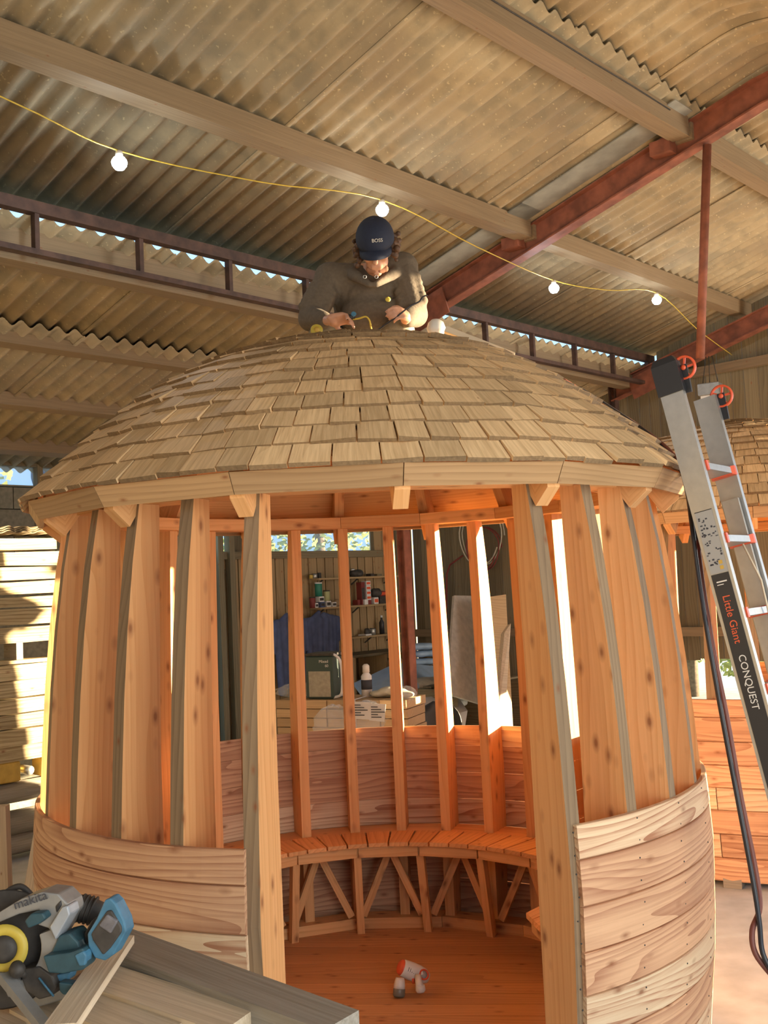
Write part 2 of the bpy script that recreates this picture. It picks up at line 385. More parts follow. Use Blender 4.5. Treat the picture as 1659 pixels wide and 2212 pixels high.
# flat grey sheet strip beside the portal frame
for a, b in ((-2.2, -1.0), (-1.3, .3)):
    V, Fc, G = boxv(B(3.10, a, zm(a)-.035), B(3.10, b, zm(b)-.035), .26, .008); obj('flashing_strip', V, Fc, M_flash, ceil)
def ibeam(name, pts, perp, up0, D, Bf, tf=.012, tw=.012, mat=M_rust, parent=ceil):
    rings = []; perp = Vector(perp)
    for i, p in enumerate(pts):
        d = (Vector(pts[min(i+1, len(pts)-1)])-Vector(pts[max(i-1, 0)])).normalized(); up = perp.cross(d).normalized()
        if up.z < 0 or (abs(up.z) < .01 and up.dot(Vector(up0)) < 0): up = -up
        q = [(-Bf/2, D/2), (Bf/2, D/2), (Bf/2, D/2-tf), (tw/2, D/2-tf), (tw/2, -D/2+tf), (Bf/2, -D/2+tf), (Bf/2, -D/2), (-Bf/2, -D/2), (-Bf/2, -D/2+tf), (-tw/2, -D/2+tf), (-tw/2, D/2-tf), (-Bf/2, D/2-tf)]
        rings.append([Vector(p)+perp*a+up*b for a, b in q])
    V, Fc, G = loft(rings, caps=False)
    n = 12
    for b0 in (0, (len(rings)-1)*n): Fc += [(b0, b0+1, b0+2, b0+11), (b0+3, b0+4, b0+9, b0+10), (b0+5, b0+6, b0+7, b0+8)]
    return obj(name, V, Fc, mat, parent)
zr = lambda w: 4.93+T*(w+.57)-.09*0   # top of rafter
for ur in (3.36, 7.12):
    dz = 0 if ur < 5 else -.20
    mid = lambda w: B(ur, w, 4.90+T*(w+.57)+dz)
    ibeam('rafter', [mid(-2.75), mid(-1.5), mid(.0), mid(.72), B(ur, .93, mid(.72).z+.03), B(ur, 1.15, mid(.72).z), B(ur, 5.0, mid(.72).z-T*3.85)], dp, (0, 0, 1), .20, .11)
    wc = -2.72
    ibeam('steel_column', [B(ur, wc, ZF), B(ur, wc, 4.38+dz)], dp, hh, .085, .085, mat=M_rustd if ur > 5 else M_rust)
    board('gusset_plate', B(ur-.07, -2.45, 4.30+dz), B(ur-.07, -2.05, 4.42+dz), .012, .24, M_rust, ceil)
# cleats
board('cleat', B(3.28, .03, 5.02), B(3.28, .03, 5.12), .10, .16, M_rust, ceil, up=hh)
board('cleat', B(3.28, -1.32, 4.67), B(3.28, -1.32, 4.76), .10, .16, M_rust, ceil, up=hh)
tube('hanger_rod', [B(3.36, .33, 5.02), B(3.36, .17, 3.52)], .032, M_rust, ceil, n=8)
# truss under the step of the roof
tr = board('truss_chord', B(U0, -2.30, 4.405), B(U1-.1, -2.30, 4.445), .07, .075, M_rustd, ceil)
board('truss_chord', B(U0, -2.30, 4.135), B(U1-.1, -2.30, 4.155), .07, .035, M_rustd, ceil)
u = -.32
while u > U0: u -= .76
while u < U1:
    if abs(u-3.36) > .2: board('truss_post', B(u, -2.30, 4.15), B(u, -2.30, 4.40), .05, .03, M_rustd, ceil, up=dp)
    u += .755
# ---------------------------------------------------------------- side wall (shelves) and end wall
def planks(wall, mk, a0, a1, z0f, z1f, wid, mat, gap=.006, t=.022):
    a = a0; i = 0
    while a < a1-.02:
        b = min(a+wid*rnd.uniform(.88, 1.12), a1); off = rnd.uniform(0, .008)
        z0 = z0f((a+b)/2); z1 = z1f((a+b)/2)
        if z1-z0 > .05:
            P = lambda s, d, z: mk(s, d+off, z)
            ring = lambda z: [P(a+gap/2, 0, z), P(b-gap/2, 0, z), P(b-gap/2, t, z), P(a+gap/2, t, z)]
            V, Fc, G = loft([ring(z0), ring(z1)]); obj('wall_plank', V, Fc, mat, wall, gc=G)
        a = b; i += 1
def struct_empty(n, loc):
    o = bpy.data.objects.new(n, None); COL.objects.link(o); o.location = loc; o['kind'] = 'structure'; return o
WB = -6.5
wall_back = struct_empty('wall_back', B(5, WB, ZF))
mkb = lambda s, d, z: B(s, WB-d, z)
planks(wall_back, mkb, 4.0, 7.0, lambda s: ZF, lambda s: 2.46, .15, M_barnl, gap=.014)
planks(wall_back, mkb, 7.0, 7.4, lambda s: ZF, lambda s: 3.3, .15, M_barnl)
planks(wall_back, mkb, 6.93, 7.0, lambda s: 2.46, lambda s: 3.3, .12, M_barnb)
planks(wall_back, mkb, 4.4, 5.05, lambda s: 2.46, lambda s: 3.3, .15, M_barnb)
planks(wall_back, mkb, 3.8, 4.4, lambda s: ZF, lambda s: 2.3, .15, M_barnb)
planks(wall_back, mkb, 5.0, 7.0, lambda s: 2.86, lambda s: 3.3, .15, M_barnb)
board('wall_rail', B(4.2, WB+.03, 2.46), B(7.4, WB+.03, 2.46), .05, .09, M_barnb, wall_back)
board('wall_rail', B(4.2, WB+.03, 2.87), B(7.4, WB+.03, 2.87), .05, .07, M_barnb, wall_back)
for uu in (4.25, 4.42): board('wall_post', B(7.28, -6.36, ZF), B(7.28, -6.36, 3.2), .13, .13, M_barnb, wall_back, up=dp) if uu < 4.3 else 0
for uu in (4.25, 4.42): board('wall_post', B(uu, WB+.06, ZF), B(uu, WB+.06, 3.2), .08, .08, M_barnb, wall_back, up=dp)
board('wall_backing', B(3.8, WB-.05, 1.18), B(7.46, WB-.05, 1.18), .012, 2.55, M_barnb, wall_back)  # dark backing added so sky does not show through the plank gaps
w1 = struct_empty('window_1', B(6, WB, 2.5))
board('window_pane', B(5.05, WB-.01, 2.68), B(6.93, WB-.01, 2.68), .006, .38, M_glass, w1)
WL = -6.0
# concrete block lower wall further left with clerestory windows
wall_left = struct_empty('wall_left', B(0, WL, ZF))
zz = ZF; r_ = 0
while zz < 3.13:
    uu = -7.4+(.22 if r_ % 2 else 0)
    while uu < 3.4:
        z2 = min(zz+.215, 3.15)
        if zz > 2.3 and uu > -.5: board('block', B(uu+.005, WL, (zz+z2)/2), B(min(uu+.435, 3.5), WL, (zz+z2)/2), .1, z2-zz-.01, M_block, wall_left)
        uu += .44
    zz += .215; r_ += 1
V, Fc, G = boxv(B(-7.5, WL-.03, 1.5), B(3.8, WL-.03, 1.5), .06, 3.15); obj('mortar_core', V, Fc, M_block, wall_left)
w2 = struct_empty('window_2', B(1.6, WL, 3.15))
board('window_pane', B(-7, WL-.03, 3.24), B(3.8, WL-.03, 3.24), .006, .20, M_glass, w2)
for uu in (-4, -2, 0, .9, 1.69, 2.48, 3.3): board('mullion', B(uu, WL, 3.14), B(uu, WL, 3.36), .06, .09, M_barnb, w2, up=hh)
board('window_frame', B(-7, WL, 3.38), B(3.8, WL, 3.38), .08, .10, M_barnb, w2)
# end wall
wall_right = struct_empty('wall_right', B(U1, -3, ZF))
mke = lambda s, d, z: B(U1+d, s, z)
def ztop(s): return (zl(s)-.02 if s < -2.35 else (zm(s) if s < .95 else zm(.95)-T*(s-.95)))+.02
planks(wall_right, mke, -6.48, -6.17, lambda s: ZF, ztop, .12, M_barnb)
planks(wall_right, mke, -6.15, -2.3, lambda s: ZF, ztop, .14, M_barnb)
planks(wall_right, mke, -2.3, .15, lambda s: 1.03 if s < -1.95 or s > -1.45 else 1.05, ztop, .145, M_barnb)
planks(wall_right, mke, .15, 5.0, lambda s: 3.9, ztop, .3, M_barnb)
V, Fc, G = boxv(B(U1-.06, -6.4, 4.26), B(U1-.06, .2, 4.26), .08, .10); 
board('wall_rail', B(U1-.05, -2.9, 4.22), B(U1-.05, .2, 4.22), .07, .10, M_pur, wall_right)
board('wall_rail', B(U1-.05, -6.3, 3.0), B(U1-.05, .2, 3.0), .06, .09, M_barnb, wall_right)
board('wall_rail', B(U1-.05, -6.3, 1.35), B(U1-.05, .15, 1.35), .06, .10, M_pur, wall_right)
# far side wall to the right (off frame), its openings shaped to bound the low sun
wall_front = struct_empty('wall_front', B(3, 5, ZF))
mkf = lambda s, d, z: B(s, 5.0+d, z)
planks(wall_front, mkf, -7.5, -4.6, lambda s: ZF, lambda s: 4.2, .3, M_barnb, gap=0)
planks(wall_front, mkf, -4.6, 1.0, lambda s: 3.7, lambda s: 4.2, .3, M_barnb, gap=0)
planks(wall_front, mkf, 1.0, 4.86, lambda s: ZF, lambda s: 4.2, .3, M_barnb, gap=0)
planks(wall_front, mkf, 4.86, 6.2, lambda s: 2.98+max(0, s-4.86)*.90, lambda s: 4.2, .12, M_barnb, gap=0)  # header slope shaped so the sun misses most of the gazebo roof

planks(wall_front, mkf, 5.02, 5.24, lambda s: ZF, lambda s: 4.0, .22, M_barnb, gap=0, t=.1)  # unseen post added in the opening to shade one stud
planks(wall_front, mkf, 5.3, 7.4, lambda s: ZF, lambda s: .62, .3, M_barnb, gap=0)  # unseen low wall added to keep the low sun off the floor
planks(wall_right, mke, .15, 5.0, lambda s: ZF, lambda s: .85, .3, M_barnb)  # low boards added across the end opening, also shading the floor
wall_south = struct_empty('wall_south', B(-7.5, 0, ZF))
planks(wall_south, lambda s, d, z: B(-7.5-d, s, z), -6.5, 5.0, lambda s: ZF, lambda s: 3.2 if s < -3 or s > 3.5 else 4.0, .3, M_barnb, gap=0)
# ---------------------------------------------------------------- points read off the photograph
def pix(px, py, y):
    x = (px-829.5)/F_PX; v = -(py-1106)/F_PX; c, s = math.cos(ROLL), math.sin(ROLL)
    xr = x*c+v*s; yr = -x*s+v*c; c, s = math.cos(PITCH), math.sin(PITCH)
    d = Vector((xr, c-yr*s, s+yr*c)); return CAM+d*((y-CAM.y)/d.y)
V3 = Vector
def rayd(px, py):
    p = pix(px, py, CAM.y+1); return p-CAM
def pixw(px, py, w):
    d = rayd(px, py); return CAM+d*((w-CAM.dot(hh))/d.dot(hh))
def pixz(px, py, z):
    d = rayd(px, py); return CAM+d*((z-CAM.z)/d.z)
# ---------------------------------------------------------------- gazebo builder
T_OUT = [(-.05, 1.425), (.1, 1.445), (.5, 1.49), (.9, 1.505), (1.1, 1.495), (1.5, 1.472), (1.8, 1.448), (2.1, 1.412), (2.38, 1.362)]
T_IN = [(0, 1.30), (1.5, 1.298), (2.38, 1.268)]
T_ROOF = [(0, 3.212), (.14, 3.20), (.36, 3.17), (.54, 3.13), (.75, 3.065), (.96, 2.95), (1.17, 2.80), (1.33, 2.665), (1.48, 2.525), (1.58, 2.425)]
ROOFN = [(r, z) for z, r in [(z, r) for r, z in T_ROOF]]
STUDS = [-15, -26.2, -37.5, -49, -61.5, -74, -86.5, -99, -112, -124.5, -137, -149, -161, -173.7, -185.7, -197.5, -209, -220.8, -233, -245.5, -258, -270.5, -283, -296, -308, -319.5, -331]
ZFL = .03
def build_gazebo(O, rot, label, main=True, vis=None, nvis=None):
    O = Vector((O[0], O[1], 0)); rr = random.Random(3 if main else 11)
    g = thing('gazebo', O, label, 'gazebo', 'round timber gazebos under construction')
    def P(a, r, z): t = R(a+rot); return O+Vector((math.sin(t)*r, -math.cos(t)*r, z))
    def rad(a): t = R(a+rot); return Vector((math.sin(t), -math.cos(t), 0))
    def tan(a): t = R(a+rot); return Vector((math.cos(t), math.sin(t), 0))
    # studs
    for a in STUDS:
        th = .056; zs = [ZFL, .5, .9, 1.15, 1.4, 1.65, 1.9, 2.15, 2.37]; rings = []
        jr = rr.uniform(-.008, .008)
        for z in zs:
            ro = interp(T_OUT, z); ri = interp(T_IN, z)+jr; q = []
            for r, s in ((ri, -1), (ri, 1), (ro, 1), (ro, -1)): q.append(O+rad(a)*r+tan(a)*(s*th/2)+Vector((0, 0, z)))
            rings.append(q)
        V, Fc, G = loft(rings)
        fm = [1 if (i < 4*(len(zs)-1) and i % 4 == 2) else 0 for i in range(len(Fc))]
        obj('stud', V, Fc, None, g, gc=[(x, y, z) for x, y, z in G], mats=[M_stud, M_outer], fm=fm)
    # cladding
    rows = [1.155, 1.035, .875, .72, .57, .42, .26, .10, -.06]
    a0, a1 = -344.2, 28.6-360
    a0, a1 = -15.6, -331.2
    for j in range(len(rows)-1):
        zt, zb = rows[j], rows[j+1]+.0012
        cuts = [a0]+sorted([STUDS[i] for i in rr.sample(range(4, 23), 2)], reverse=True)+[a1]
        if j % 2 == 1: cuts[1] = STUDS[5]
        cuts = sorted(set(cuts), reverse=True)
        for c0, c1 in zip(cuts, cuts[1:]):
            n = max(2, int(abs(c1-c0)/3)); rings = []
            lip = rr.uniform(0, .003)
            for i in range(n+1):
                a = c0-.12+(c1-c0+.24)*i/n
                rt, rb = interp(T_OUT, zt)+.001, interp(T_OUT, zb)+.001+lip
                rings.append([P(a, rb, zb), P(a, rb+.009, zb), P(a, rb+.021, zb+.008), P(a, rt+.021, zt-.002), P(a, rt+.018, zt), P(a, rt, zt)])
            V, Fc, G = loft(rings)
            o = obj('cladding_board', V, Fc, M_clad, g, gc=[(x, z, y) for x, y, z in G])
    # sole plate ring and top plate
    for k in range(16):
        b0 = 7+22.5*k; b1 = b0+22.5
        if not main and k % 1: pass
        for nm, r0, r1, z0, z1 in (('top_plate', 1.205, 1.355, 2.368, 2.432), ('sole_plate', 1.27, 1.40, ZFL, ZFL+.06)):
            if nm == 'sole_plate' and (6 < b0 % 360 < 25 or b0 % 360 > 340): continue
            ring = lambda a: [P(a, r0, z0), P(a, r1, z0), P(a, r1, z1), P(a, r0, z1)]
            V, Fc, G = loft([ring(b0+.05), ring(b1-.05)]); obj(nm, V, Fc, M_stud, g, gc=G)
        # fascia
        ring = lambda a: [P(a, 1.475, 2.358), P(a, 1.497, 2.355), P(a, 1.540, 2.430), P(a, 1.515, 2.434)]
        V, Fc, G = loft([ring(b0+.06), ring(b1-.06)]); obj('fascia_board', V, Fc, M_fasc, g, gc=G)
        # rafter
        rs = [1.475, 1.40, 1.34, 1.2, 1.0, .75, .5, .25, .08]; rings = []
        for r in rs:
            zt = interp(T_ROOF, r)-.055; zb = zt-.115
            if r == 1.475: zb = 2.345
            if r == 1.40: zb = 2.283
            if r == 1.34: zb = 2.368
            c = O+rad(b0)*r; t_ = tan(b0)*.0275
            rings.append([c-t_+Vector((0, 0, zb)), c+t_+Vector((0, 0, zb)), c+t_+Vector((0, 0, zt)), c-t_+Vector((0, 0, zt))])
        V, Fc, G = loft(rings); obj('rafter', V, Fc, M_stud, g, gc=G)
        # roof boards
        rb = [1.50, 1.36, 1.22, 1.08, .94, .80, .65, .5, .35, .2, .06]
        for r0, r1 in zip(rb, rb[1:]):
            z0, z1 = interp(T_ROOF, r0)-.034, interp(T_ROOF, r1)-.034
            r1b = r1+.005; t = Vector((0, 0, .018))
            ring = lambda a: [P(a, r0, z0-.018), P(a, r0, z0), P(a, r1b, z1), P(a, r1b, z1-.018)]
            V, Fc, G = loft([ring(b0+.03), ring(b1-.03)]); obj('roof_board', V, Fc, M_stud, g, gc=G)
    # shingles
    course = [1.565, 1.485, 1.405, 1.325, 1.245, 1.165, 1.085, 1.0, .915, .83, .745, .66, .57, .48, .39, .29, .18]
    shared = []; cnt = 0; rest = []
    va = vis
    for ci, r in enumerate(course):
        rup = course[ci+1] if ci+1 < len(course) else .06
        rup2 = max(.03, r-(r-rup)*1.7)
        def PP(sg, r_):     # point on the 16-sided ring at parameter sg (0..16)
            k = math.floor(sg); f = sg-k; return P(7+22.5*k, r_, 0).lerp(P(7+22.5*(k+1), r_, 0), f)
        per = 2*r*math.sin(R(11.25)); s = rr.uniform(0, 1); s_end = s+16
        while s < s_end-.001:
            w = rr.uniform(.095, .175)/per
            if s_end-s-w < .07/per: w = s_end-s
            e = .0028/per; g0, g1 = s+e, s+w-e; cen = 7+22.5*(s+w/2); s += w
            zb = interp(T_ROOF, r)+rr.uniform(-.004, .003); zt = interp(T_ROOF, rup2)-.012; tk = rr.uniform(.015, .020)
            dr = rad(cen)*rr.uniform(-.010, .010); tw = rr.uniform(-.004, .004)
            pb0 = PP(g0, r)+dr; pb1 = PP(g1, r)+dr; pt0 = PP(g0, rup2); pt1 = PP(g1, rup2)
            Z = lambda v, z: v+Vector((0, 0, z))
            nrm = (rad(cen)*.55+Vector((0, 0, .83)))*tk
            V = [Z(pb0, zb-.010), Z(pb1, zb-.010), Z(pt1, zt), Z(pt0, zt), Z(pb0, zb-.010+tw)+nrm, Z(pb1, zb-.010-tw)+nrm, Z(pt1, zt)+Vector((0, 0, .004)), Z(pt0, zt)+Vector((0, 0, .004))]
            Fc = [(3, 2, 1, 0), (4, 5, 6, 7), (0, 1, 5, 4), (1, 2, 6, 5), (2, 3, 7, 6), (3, 0, 4, 7)]
            L = (pt0-pb0).length; w = (pb1-pb0).length; x0 = rr.uniform(0, 40)
            G = [(x0, 0, 0), (x0, w, 0), (x0+L, w, 0), (x0+L, 0, 0), (x0, 0, tk), (x0, w, tk), (x0+L, w, .004), (x0+L, 0, .004)]
            mid = (cen+rot+180) % 360-180
            if va[0] < mid < va[1] and cnt < nvis: obj('shingle', V, Fc, None, g, gc=G, mats=[M_shin, M_butt], fm=[0, 0, 1, 0, 0, 0]); cnt += 1
            else: rest.append((V, Fc, G))
    V, Fc, G = merge(rest); obj('shingle_field', V, Fc, None, g, gc=G, mats=[M_shin, M_butt], fm=[1 if i % 6 == 2 else 0 for i in range(len(Fc))], kind='stuff', label='the many small shingles round the back of the roof')
    # floor boards
    y = -1.36; 
    ca, sa = math.cos(R(-7+rot)), math.sin(R(-7+rot))
    while y < 1.34:
        w = .135; x = math.sqrt(max(.01, 1.415**2-max(abs(y), abs(y+w))**2))
        q = lambda X, Y, Zz: O+Vector((X*ca-Y*sa, X*sa+Y*ca, Zz))
        cut = rr.uniform(-.3, .3)
        pts = [q(-x, y+.002, ZFL-.022), q(-x, y+w-.002, ZFL-.022), q(-x, y+w-.002, ZFL), q(-x, y+.002, ZFL)]
        pts2 = [q(x, y+.002, ZFL-.022), q(x, y+w-.002, ZFL-.022), q(x, y+w-.002, ZFL), q(x, y+.002, ZFL)]
        V, Fc, G = loft([pts, pts2]); obj('floor_board', V, Fc, M_floorb, g, gc=G); y += w
    for i in range(8):
        a = 45*i+18; c = P(a, 1.40, -.06)
        if main or i % 2: board('support_block', c-tan(a)*.06+Vector((0, 0, -.005)), c+tan(a)*.06+Vector((0, 0, -.005)), .10, .068, M_greybeam, g)
    if not main: return g
    # bench
    zb = .555
    bench = None
    aprons = []
    def seg(nm, a, b, r0, r1, z0, z1, mat, par):
        ring = lambda t: [P(t, r0, z0), P(t, r1, z0), P(t, r1, z1), P(t, r0, z1)]
        V, Fc, G = loft([ring(a), ring(b)]); return obj(nm, V, Fc, mat, par, gc=[(x, y, z) for x, y, z in G])
    A, Bq = 52, 322
    n = 41; st = (Bq-A)/n
    V, Fc, G = loft([[P(A+(Bq-A)*i/40, 1.27, .47), P(A+(Bq-A)*i/40, 1.295, .47), P(A+(Bq-A)*i/40, 1.295, zb-.001), P(A+(Bq-A)*i/40, 1.27, zb-.001)] for i in range(41)])
    bench = obj('bench', V, Fc, M_stud, g, gc=G)
    for i in range(n):
        a = A+st*i
        e = .28
        ring = lambda r: [P(a+e, r, zb), P(a+st-e, r, zb), P(a+st-e, r, zb+.022), P(a+e, r, zb+.022)]
        V, Fc, G = loft([ring(1.0+rr.uniform(-.002, .002)), ring(1.292), ring(1.40)])
        # notch slats between studs: keep them clear of the studs
        V, Fc, G = loft([ring(1.0+rr.uniform(-.003, .003)), ring(1.288)]); obj('bench_slat', V, Fc, M_bench, bench, gc=G)
    # filler strip pieces behind the slats, between the studs
    st2 = sorted([s % 360 for s in STUDS])
    for s0, s1 in zip(st2, st2[1:]):
        if s0 > A-12 and s1 < Bq+4 and s1-s0 < 20: seg('bench_filler', s0+1.25, s1-1.25, 1.288, 1.47, zb, zb+.021, M_bench, bench)
    m = 14; sm = (Bq-A)/m
    for i in range(m):
        a = A+sm*i
        seg('apron_board', a+.3, a+sm-.3, 1.03, 1.052, zb-.06, zb, M_stud, bench)
        p = P(a+sm*.02, 1.06, zb-.03); qd = P(a+sm*.02, 1.27, ZFL+.07)
        if i: board('bench_leg', P(a, 1.065, zb-.005), P(a+rr.uniform(-1.5, 1.5), 1.20, ZFL+.002), .042, .05, M_stud, bench, up=rad(a))
        if i: board('bench_brace', P(a+1.6, 1.215, ZFL+.09), P(a+sm*.55, 1.255, zb-.02), .04, .022, M_stud, bench, up=rad(a))
        if i: board('bench_brace', P(a-1.6, 1.215, ZFL+.09), P(a-sm*.55, 1.255, zb-.02), .04, .022, M_stud, bench, up=rad(a))
    # squared bench end near the doorway
    c = [pixz(1137, 1984, zb), pixz(1215, 1945, zb), pixz(1250, 2018, zb), pixz(1183, 2030, zb)]
    for f0, f1 in ((0, .32), (.34, .66), (.68, 1)):
        q = [c[0].lerp(c[3], f0), c[1].lerp(c[2], f0), c[1].lerp(c[2], f1), c[0].lerp(c[3], f1)]
        prism('bench_slat', [O+v+Vector((0, 0, .0002)) for v in q], (0, 0, .024), M_bench, bench)
    board('apron_board', O+c[0].lerp(c[3], .03)+Vector((.03, .01, -.03)), O+c[0].lerp(c[3], .97)+Vector((.03, .01, -.03)), .022, .055, M_stud, bench)
    # nail heads on the right hand panel
    pts = []
    for a in (-331.6, -319.5, -308, -296):
        for j in range(len(rows)-2):
            for dz in (.03, -.03):
                zm_ = (rows[j]+rows[j+1])/2+dz*1.3; pts.append(ellv(P(a+rr.uniform(-.3, .3)-.3, interp(T_OUT, zm_)+.0215, zm_), (.0035, .0035, .0035), n=6, m=4))
    V, Fc, G = merge(pts); obj('nail_head', V, Fc, M_dark, g, kind='stuff')
    return g
build_gazebo((0, 0), 0, 'domed larch gazebo with shingled roof in the barn centre, a man kneeling on top', True, (-76, 78), 300)
build_gazebo((3.02, 3.42), -182, 'second larch gazebo cut off by the photo edge, standing behind the ladder', False, (-80, 30), 200)

# ---------------------------------------------------------------- lamps on a yellow flex
lp = [(-.37, -1.38, 4.42), (1.47, -1.09, 4.50), (3.84, -1.32, 4.44), (5.17, -1.08, 4.51)]
side = ['nearest the left edge of the roof', 'above the head of the man in the cap', 'hung just right of the red portal rafter', 'beside the purlin near the thin hanging rod']
for (u, w, z), sd_ in zip(lp, side):
    c = B(u, w, z); t = thing('light_bulb', c+Vector((0, 0, .05)), 'glowing white festoon bulb '+sd_, 'bulb', 'bulbs on the yellow flex')
    lathe('lamp_holder', [(.012, .075), (.02, .07), (.022, .04), (.018, .035)], c, M_white, t, n=10)
    lathe('bulb_globe', [(.001, -.035), (.025, -.030), (.040, -.010), (.044, .008), (.040, .022), (.03, .035), (.018, .038)], c, M_bulb, t, n=28)
    pl = bpy.data.lights.new('bulb_light', 'POINT'); pl.energy = 9; pl.color = (.75, .9, 1); pl.shadow_soft_size = .04
    po = bpy.data.objects.new('bulb_light', pl); COL.objects.link(po); po.location = c+Vector((0, 0, -.06))
fx = [B(-3.5, -1.2, 4.62)]+[B(-1.12, -1.28, 4.54)]
pp = [B(u, w, z+.075) for u, w, z in lp]; pts = [B(-3.0, -1.1, 4.64), B(-1.12, -1.28, 4.535)]+[pp[0]]
for a, b, s in ((pp[0], pp[1], .03), (pp[1], pp[2], .02), (pp[2], pp[3], .03), (pp[3], B(7.3, -1.35, 4.33), .03)):
    pts += [a.lerp(b, .5)-Vector((0, 0, s)), b]
tube('lighting_flex', pts, .0045, M_cord, n=5, spl=5, label='thin yellow flex looping under the roof from bulb to bulb', cat='cable')

# ---------------------------------------------------------------- man on the roof
hc = pix(812, 533, .16)                       # head centre
hR = Matrix.Rotation(R(-6), 3, 'Z') @ Matrix.Rotation(R(48), 3, 'X')   # bowed forward (local +Y back, -Y face)
def hd(x, y, z): return hc+hR @ V3((x, y, z))
nk = pix(812, 590, .36); ch = pix(800, 640, .46); shL = pix(714, 602, .42); shR = pix(868, 580, .42)
pel = V3((.02, .62, 3.36)); 
elL = pix(672, 688, .30); wrL = pix(706, 692, .13); elR = pix(897, 680, .32); wrR = pix(876, 690, .16)
hnL = pix(728, 690, .08); hnR = pix(872, 680, .09)
parts = [ellv(hd(0, .01, .02), (.077, .095, .105), hR), ellv(hd(0, -.035, -.06), (.058, .062, .062), hR), capsv(hd(0, .03, -.05), nk, .055, .062),
         capsv(hd(0, -.088, .015), hd(0, -.112, -.022), .011, .016, 8), capsv(hd(-.022, -.093, -.058), hd(.022, -.093, -.058), .0075, .0075, 8),
         capsv(hd(-.020, -.090, -.071), hd(.020, -.090, -.071), .008, .008, 8), ellv(hd(0, -.083, -.100), (.024, .02, .018), hR),
         ellv(hd(-.034, -.082, .022), (.019, .012, .010), hR), ellv(hd(.034, -.082, .022), (.019, .012, .010), hR), capsv(hd(-.036, -.080, .014), hd(.036, -.080, .014), .011, .011, 8),
         ellv(hd(-.040, -.066, -.02), (.024, .022, .024), hR), ellv(hd(.040, -.066, -.02), (.024, .022, .024), hR),
         ellv(hd(-.08, .01, -.005), (.012, .02, .03), hR), ellv(hd(.08, .01, -.005), (.012, .02, .03), hR),
         capsv(nk, ch, .07, .12), capsv(ch, pel, .13, .13), capsv(nk, shL, .06, .06), capsv(nk, shR, .06, .06),
         capsv(shL, elL, .055, .042), capsv(elL, wrL, .042, .027), capsv(shR, elR, .055, .042), capsv(elR, wrR, .042, .027)]
kn = []
for s, kx in ((-1, -.16), (1, .24)):
    hip = pel+V3((s*.10, 0, -.02)); knee = V3((kx, .30, 3.315)); ank = V3((kx*.9, .72, 3.17)); toe = V3((kx*.9, .80, 3.09))
    kn.append((hip, knee, ank, toe)); parts += [capsv(hip, knee, .085, .058), capsv(knee, ank, .055, .04), capsv(ank, toe, .04, .035)]
def hand(w, c, fdir, pdir, side, curl=1.0):
    """w wrist, c palm centre, fdir finger direction, pdir palm-facing direction"""
    out = []; f = (Vector(fdir)).normalized(); p = Vector(pdir); p = (p-f*p.dot(f)).normalized(); s = f.cross(p)*side
    out.append(capsv(w, c-f*.02, .026, .026)); 
    for k in (-1, 0, 1): out.append(capsv(c-f*.03+s*k*.018, c+f*.028+s*k*.024, .019, .015, 8))
    for k, (L, a) in enumerate(((.036, .9), (.041, 1.0), (.038, 1.1), (.030, 1.2))):
        b = c+f*.036+s*(.030-.020*k)
        d1 = (f*math.cos(.5*curl*a)+p*math.sin(.5*curl*a)); d2 = (f*math.cos(1.25*curl*a)+p*math.sin(1.25*curl*a)); d3 = (f*math.cos(1.8*curl*a)+p*math.sin(1.8*curl*a))
        q1 = b+d1*L; q2 = q1+d2*L*.62; q3 = q2+d3*L*.5
        out += [capsv(b, q1, .0092, .0088, 8), capsv(q1, q2, .0086, .0082, 8), capsv(q2, q3, .008, .0072, 8)]
    tb = c-f*.02+s*.030; t1 = tb+(s*.75+f*.5+p*.4).normalized()*.034; t2 = t1+(s*.1+f*.8+p*.6).normalized()*.028
    out += [capsv(tb, t1, .014, .0115, 8), capsv(t1, t2, .011, .009, 8)]; return out
parts += hand(wrL, hnL, (1, -.25, .05), (.1, -.5, -.6), 1, .9)
parts += hand(wrR, hnR, (-.35, -.75, .05), (-.7, .2, -.3), -1, 1.1)
man = blob('person', parts, .006, M_skin, smooth_it=5, loc=tuple(V3((.05, .45, 3.25))), label='person in navy cap and dark hoodie kneeling on the roof, looking down at both hands', cat='person')
# hoodie
ha = [capsv(nk+V3((0, .02, -.01)), ch, .085, .155), ellv(ch+V3((.0, .02, -.03)), (.205, .15, .16)), capsv(ch, pel+V3((0, -.03, .02)), .165, .165),
      ellv(ch+V3((0, -.06, -.12)), (.17, .12, .13)),
      capsv(nk+V3((-.02, .02, -.03)), shL, .085, .085), capsv(nk+V3((.02, .02, -.03)), shR, .085, .085),
      capsv(shL, elL, .085, .070), capsv(elL, wrL.lerp(elL, .18), .070, .045), capsv(shR, elR, .085, .068), capsv(elR, wrR.lerp(elR, .18), .068, .045),
      capsv(shL, ch, .09, .13), capsv(shR, ch, .09, .13)]
for i in range(14):   # gathered folds at elbow and cuff, and the hood rolled round the neck
    t = i/13
ha += [capsv(wrL.lerp(elL, .12), wrL.lerp(elL, .22), .040, .047), capsv(wrR.lerp(elR, .12), wrR.lerp(elR, .22), .040, .047)]
for k_ in range(5):
    e = shL.lerp(elL, .35+.13*k_); ha.append(capsv(e+V3((-.055, -.03, .03)), e+V3((.05, -.05, -.02)), .024, .024, 8))
    e = shR.lerp(elR, .35+.13*k_); ha.append(capsv(e+V3((-.055, -.04, -.02)), e+V3((.055, -.03, .03)), .024, .024, 8))
hoodp = []
for i in range(13):
    a = R(-128+i*(256/12)); c0 = pix(808, 583, .30)
    hoodp.append(c0+V3((math.sin(a)*.108, math.cos(a)*.085+.02, (-.085 if False else 0)+math.cos(a)*.055-.008)))
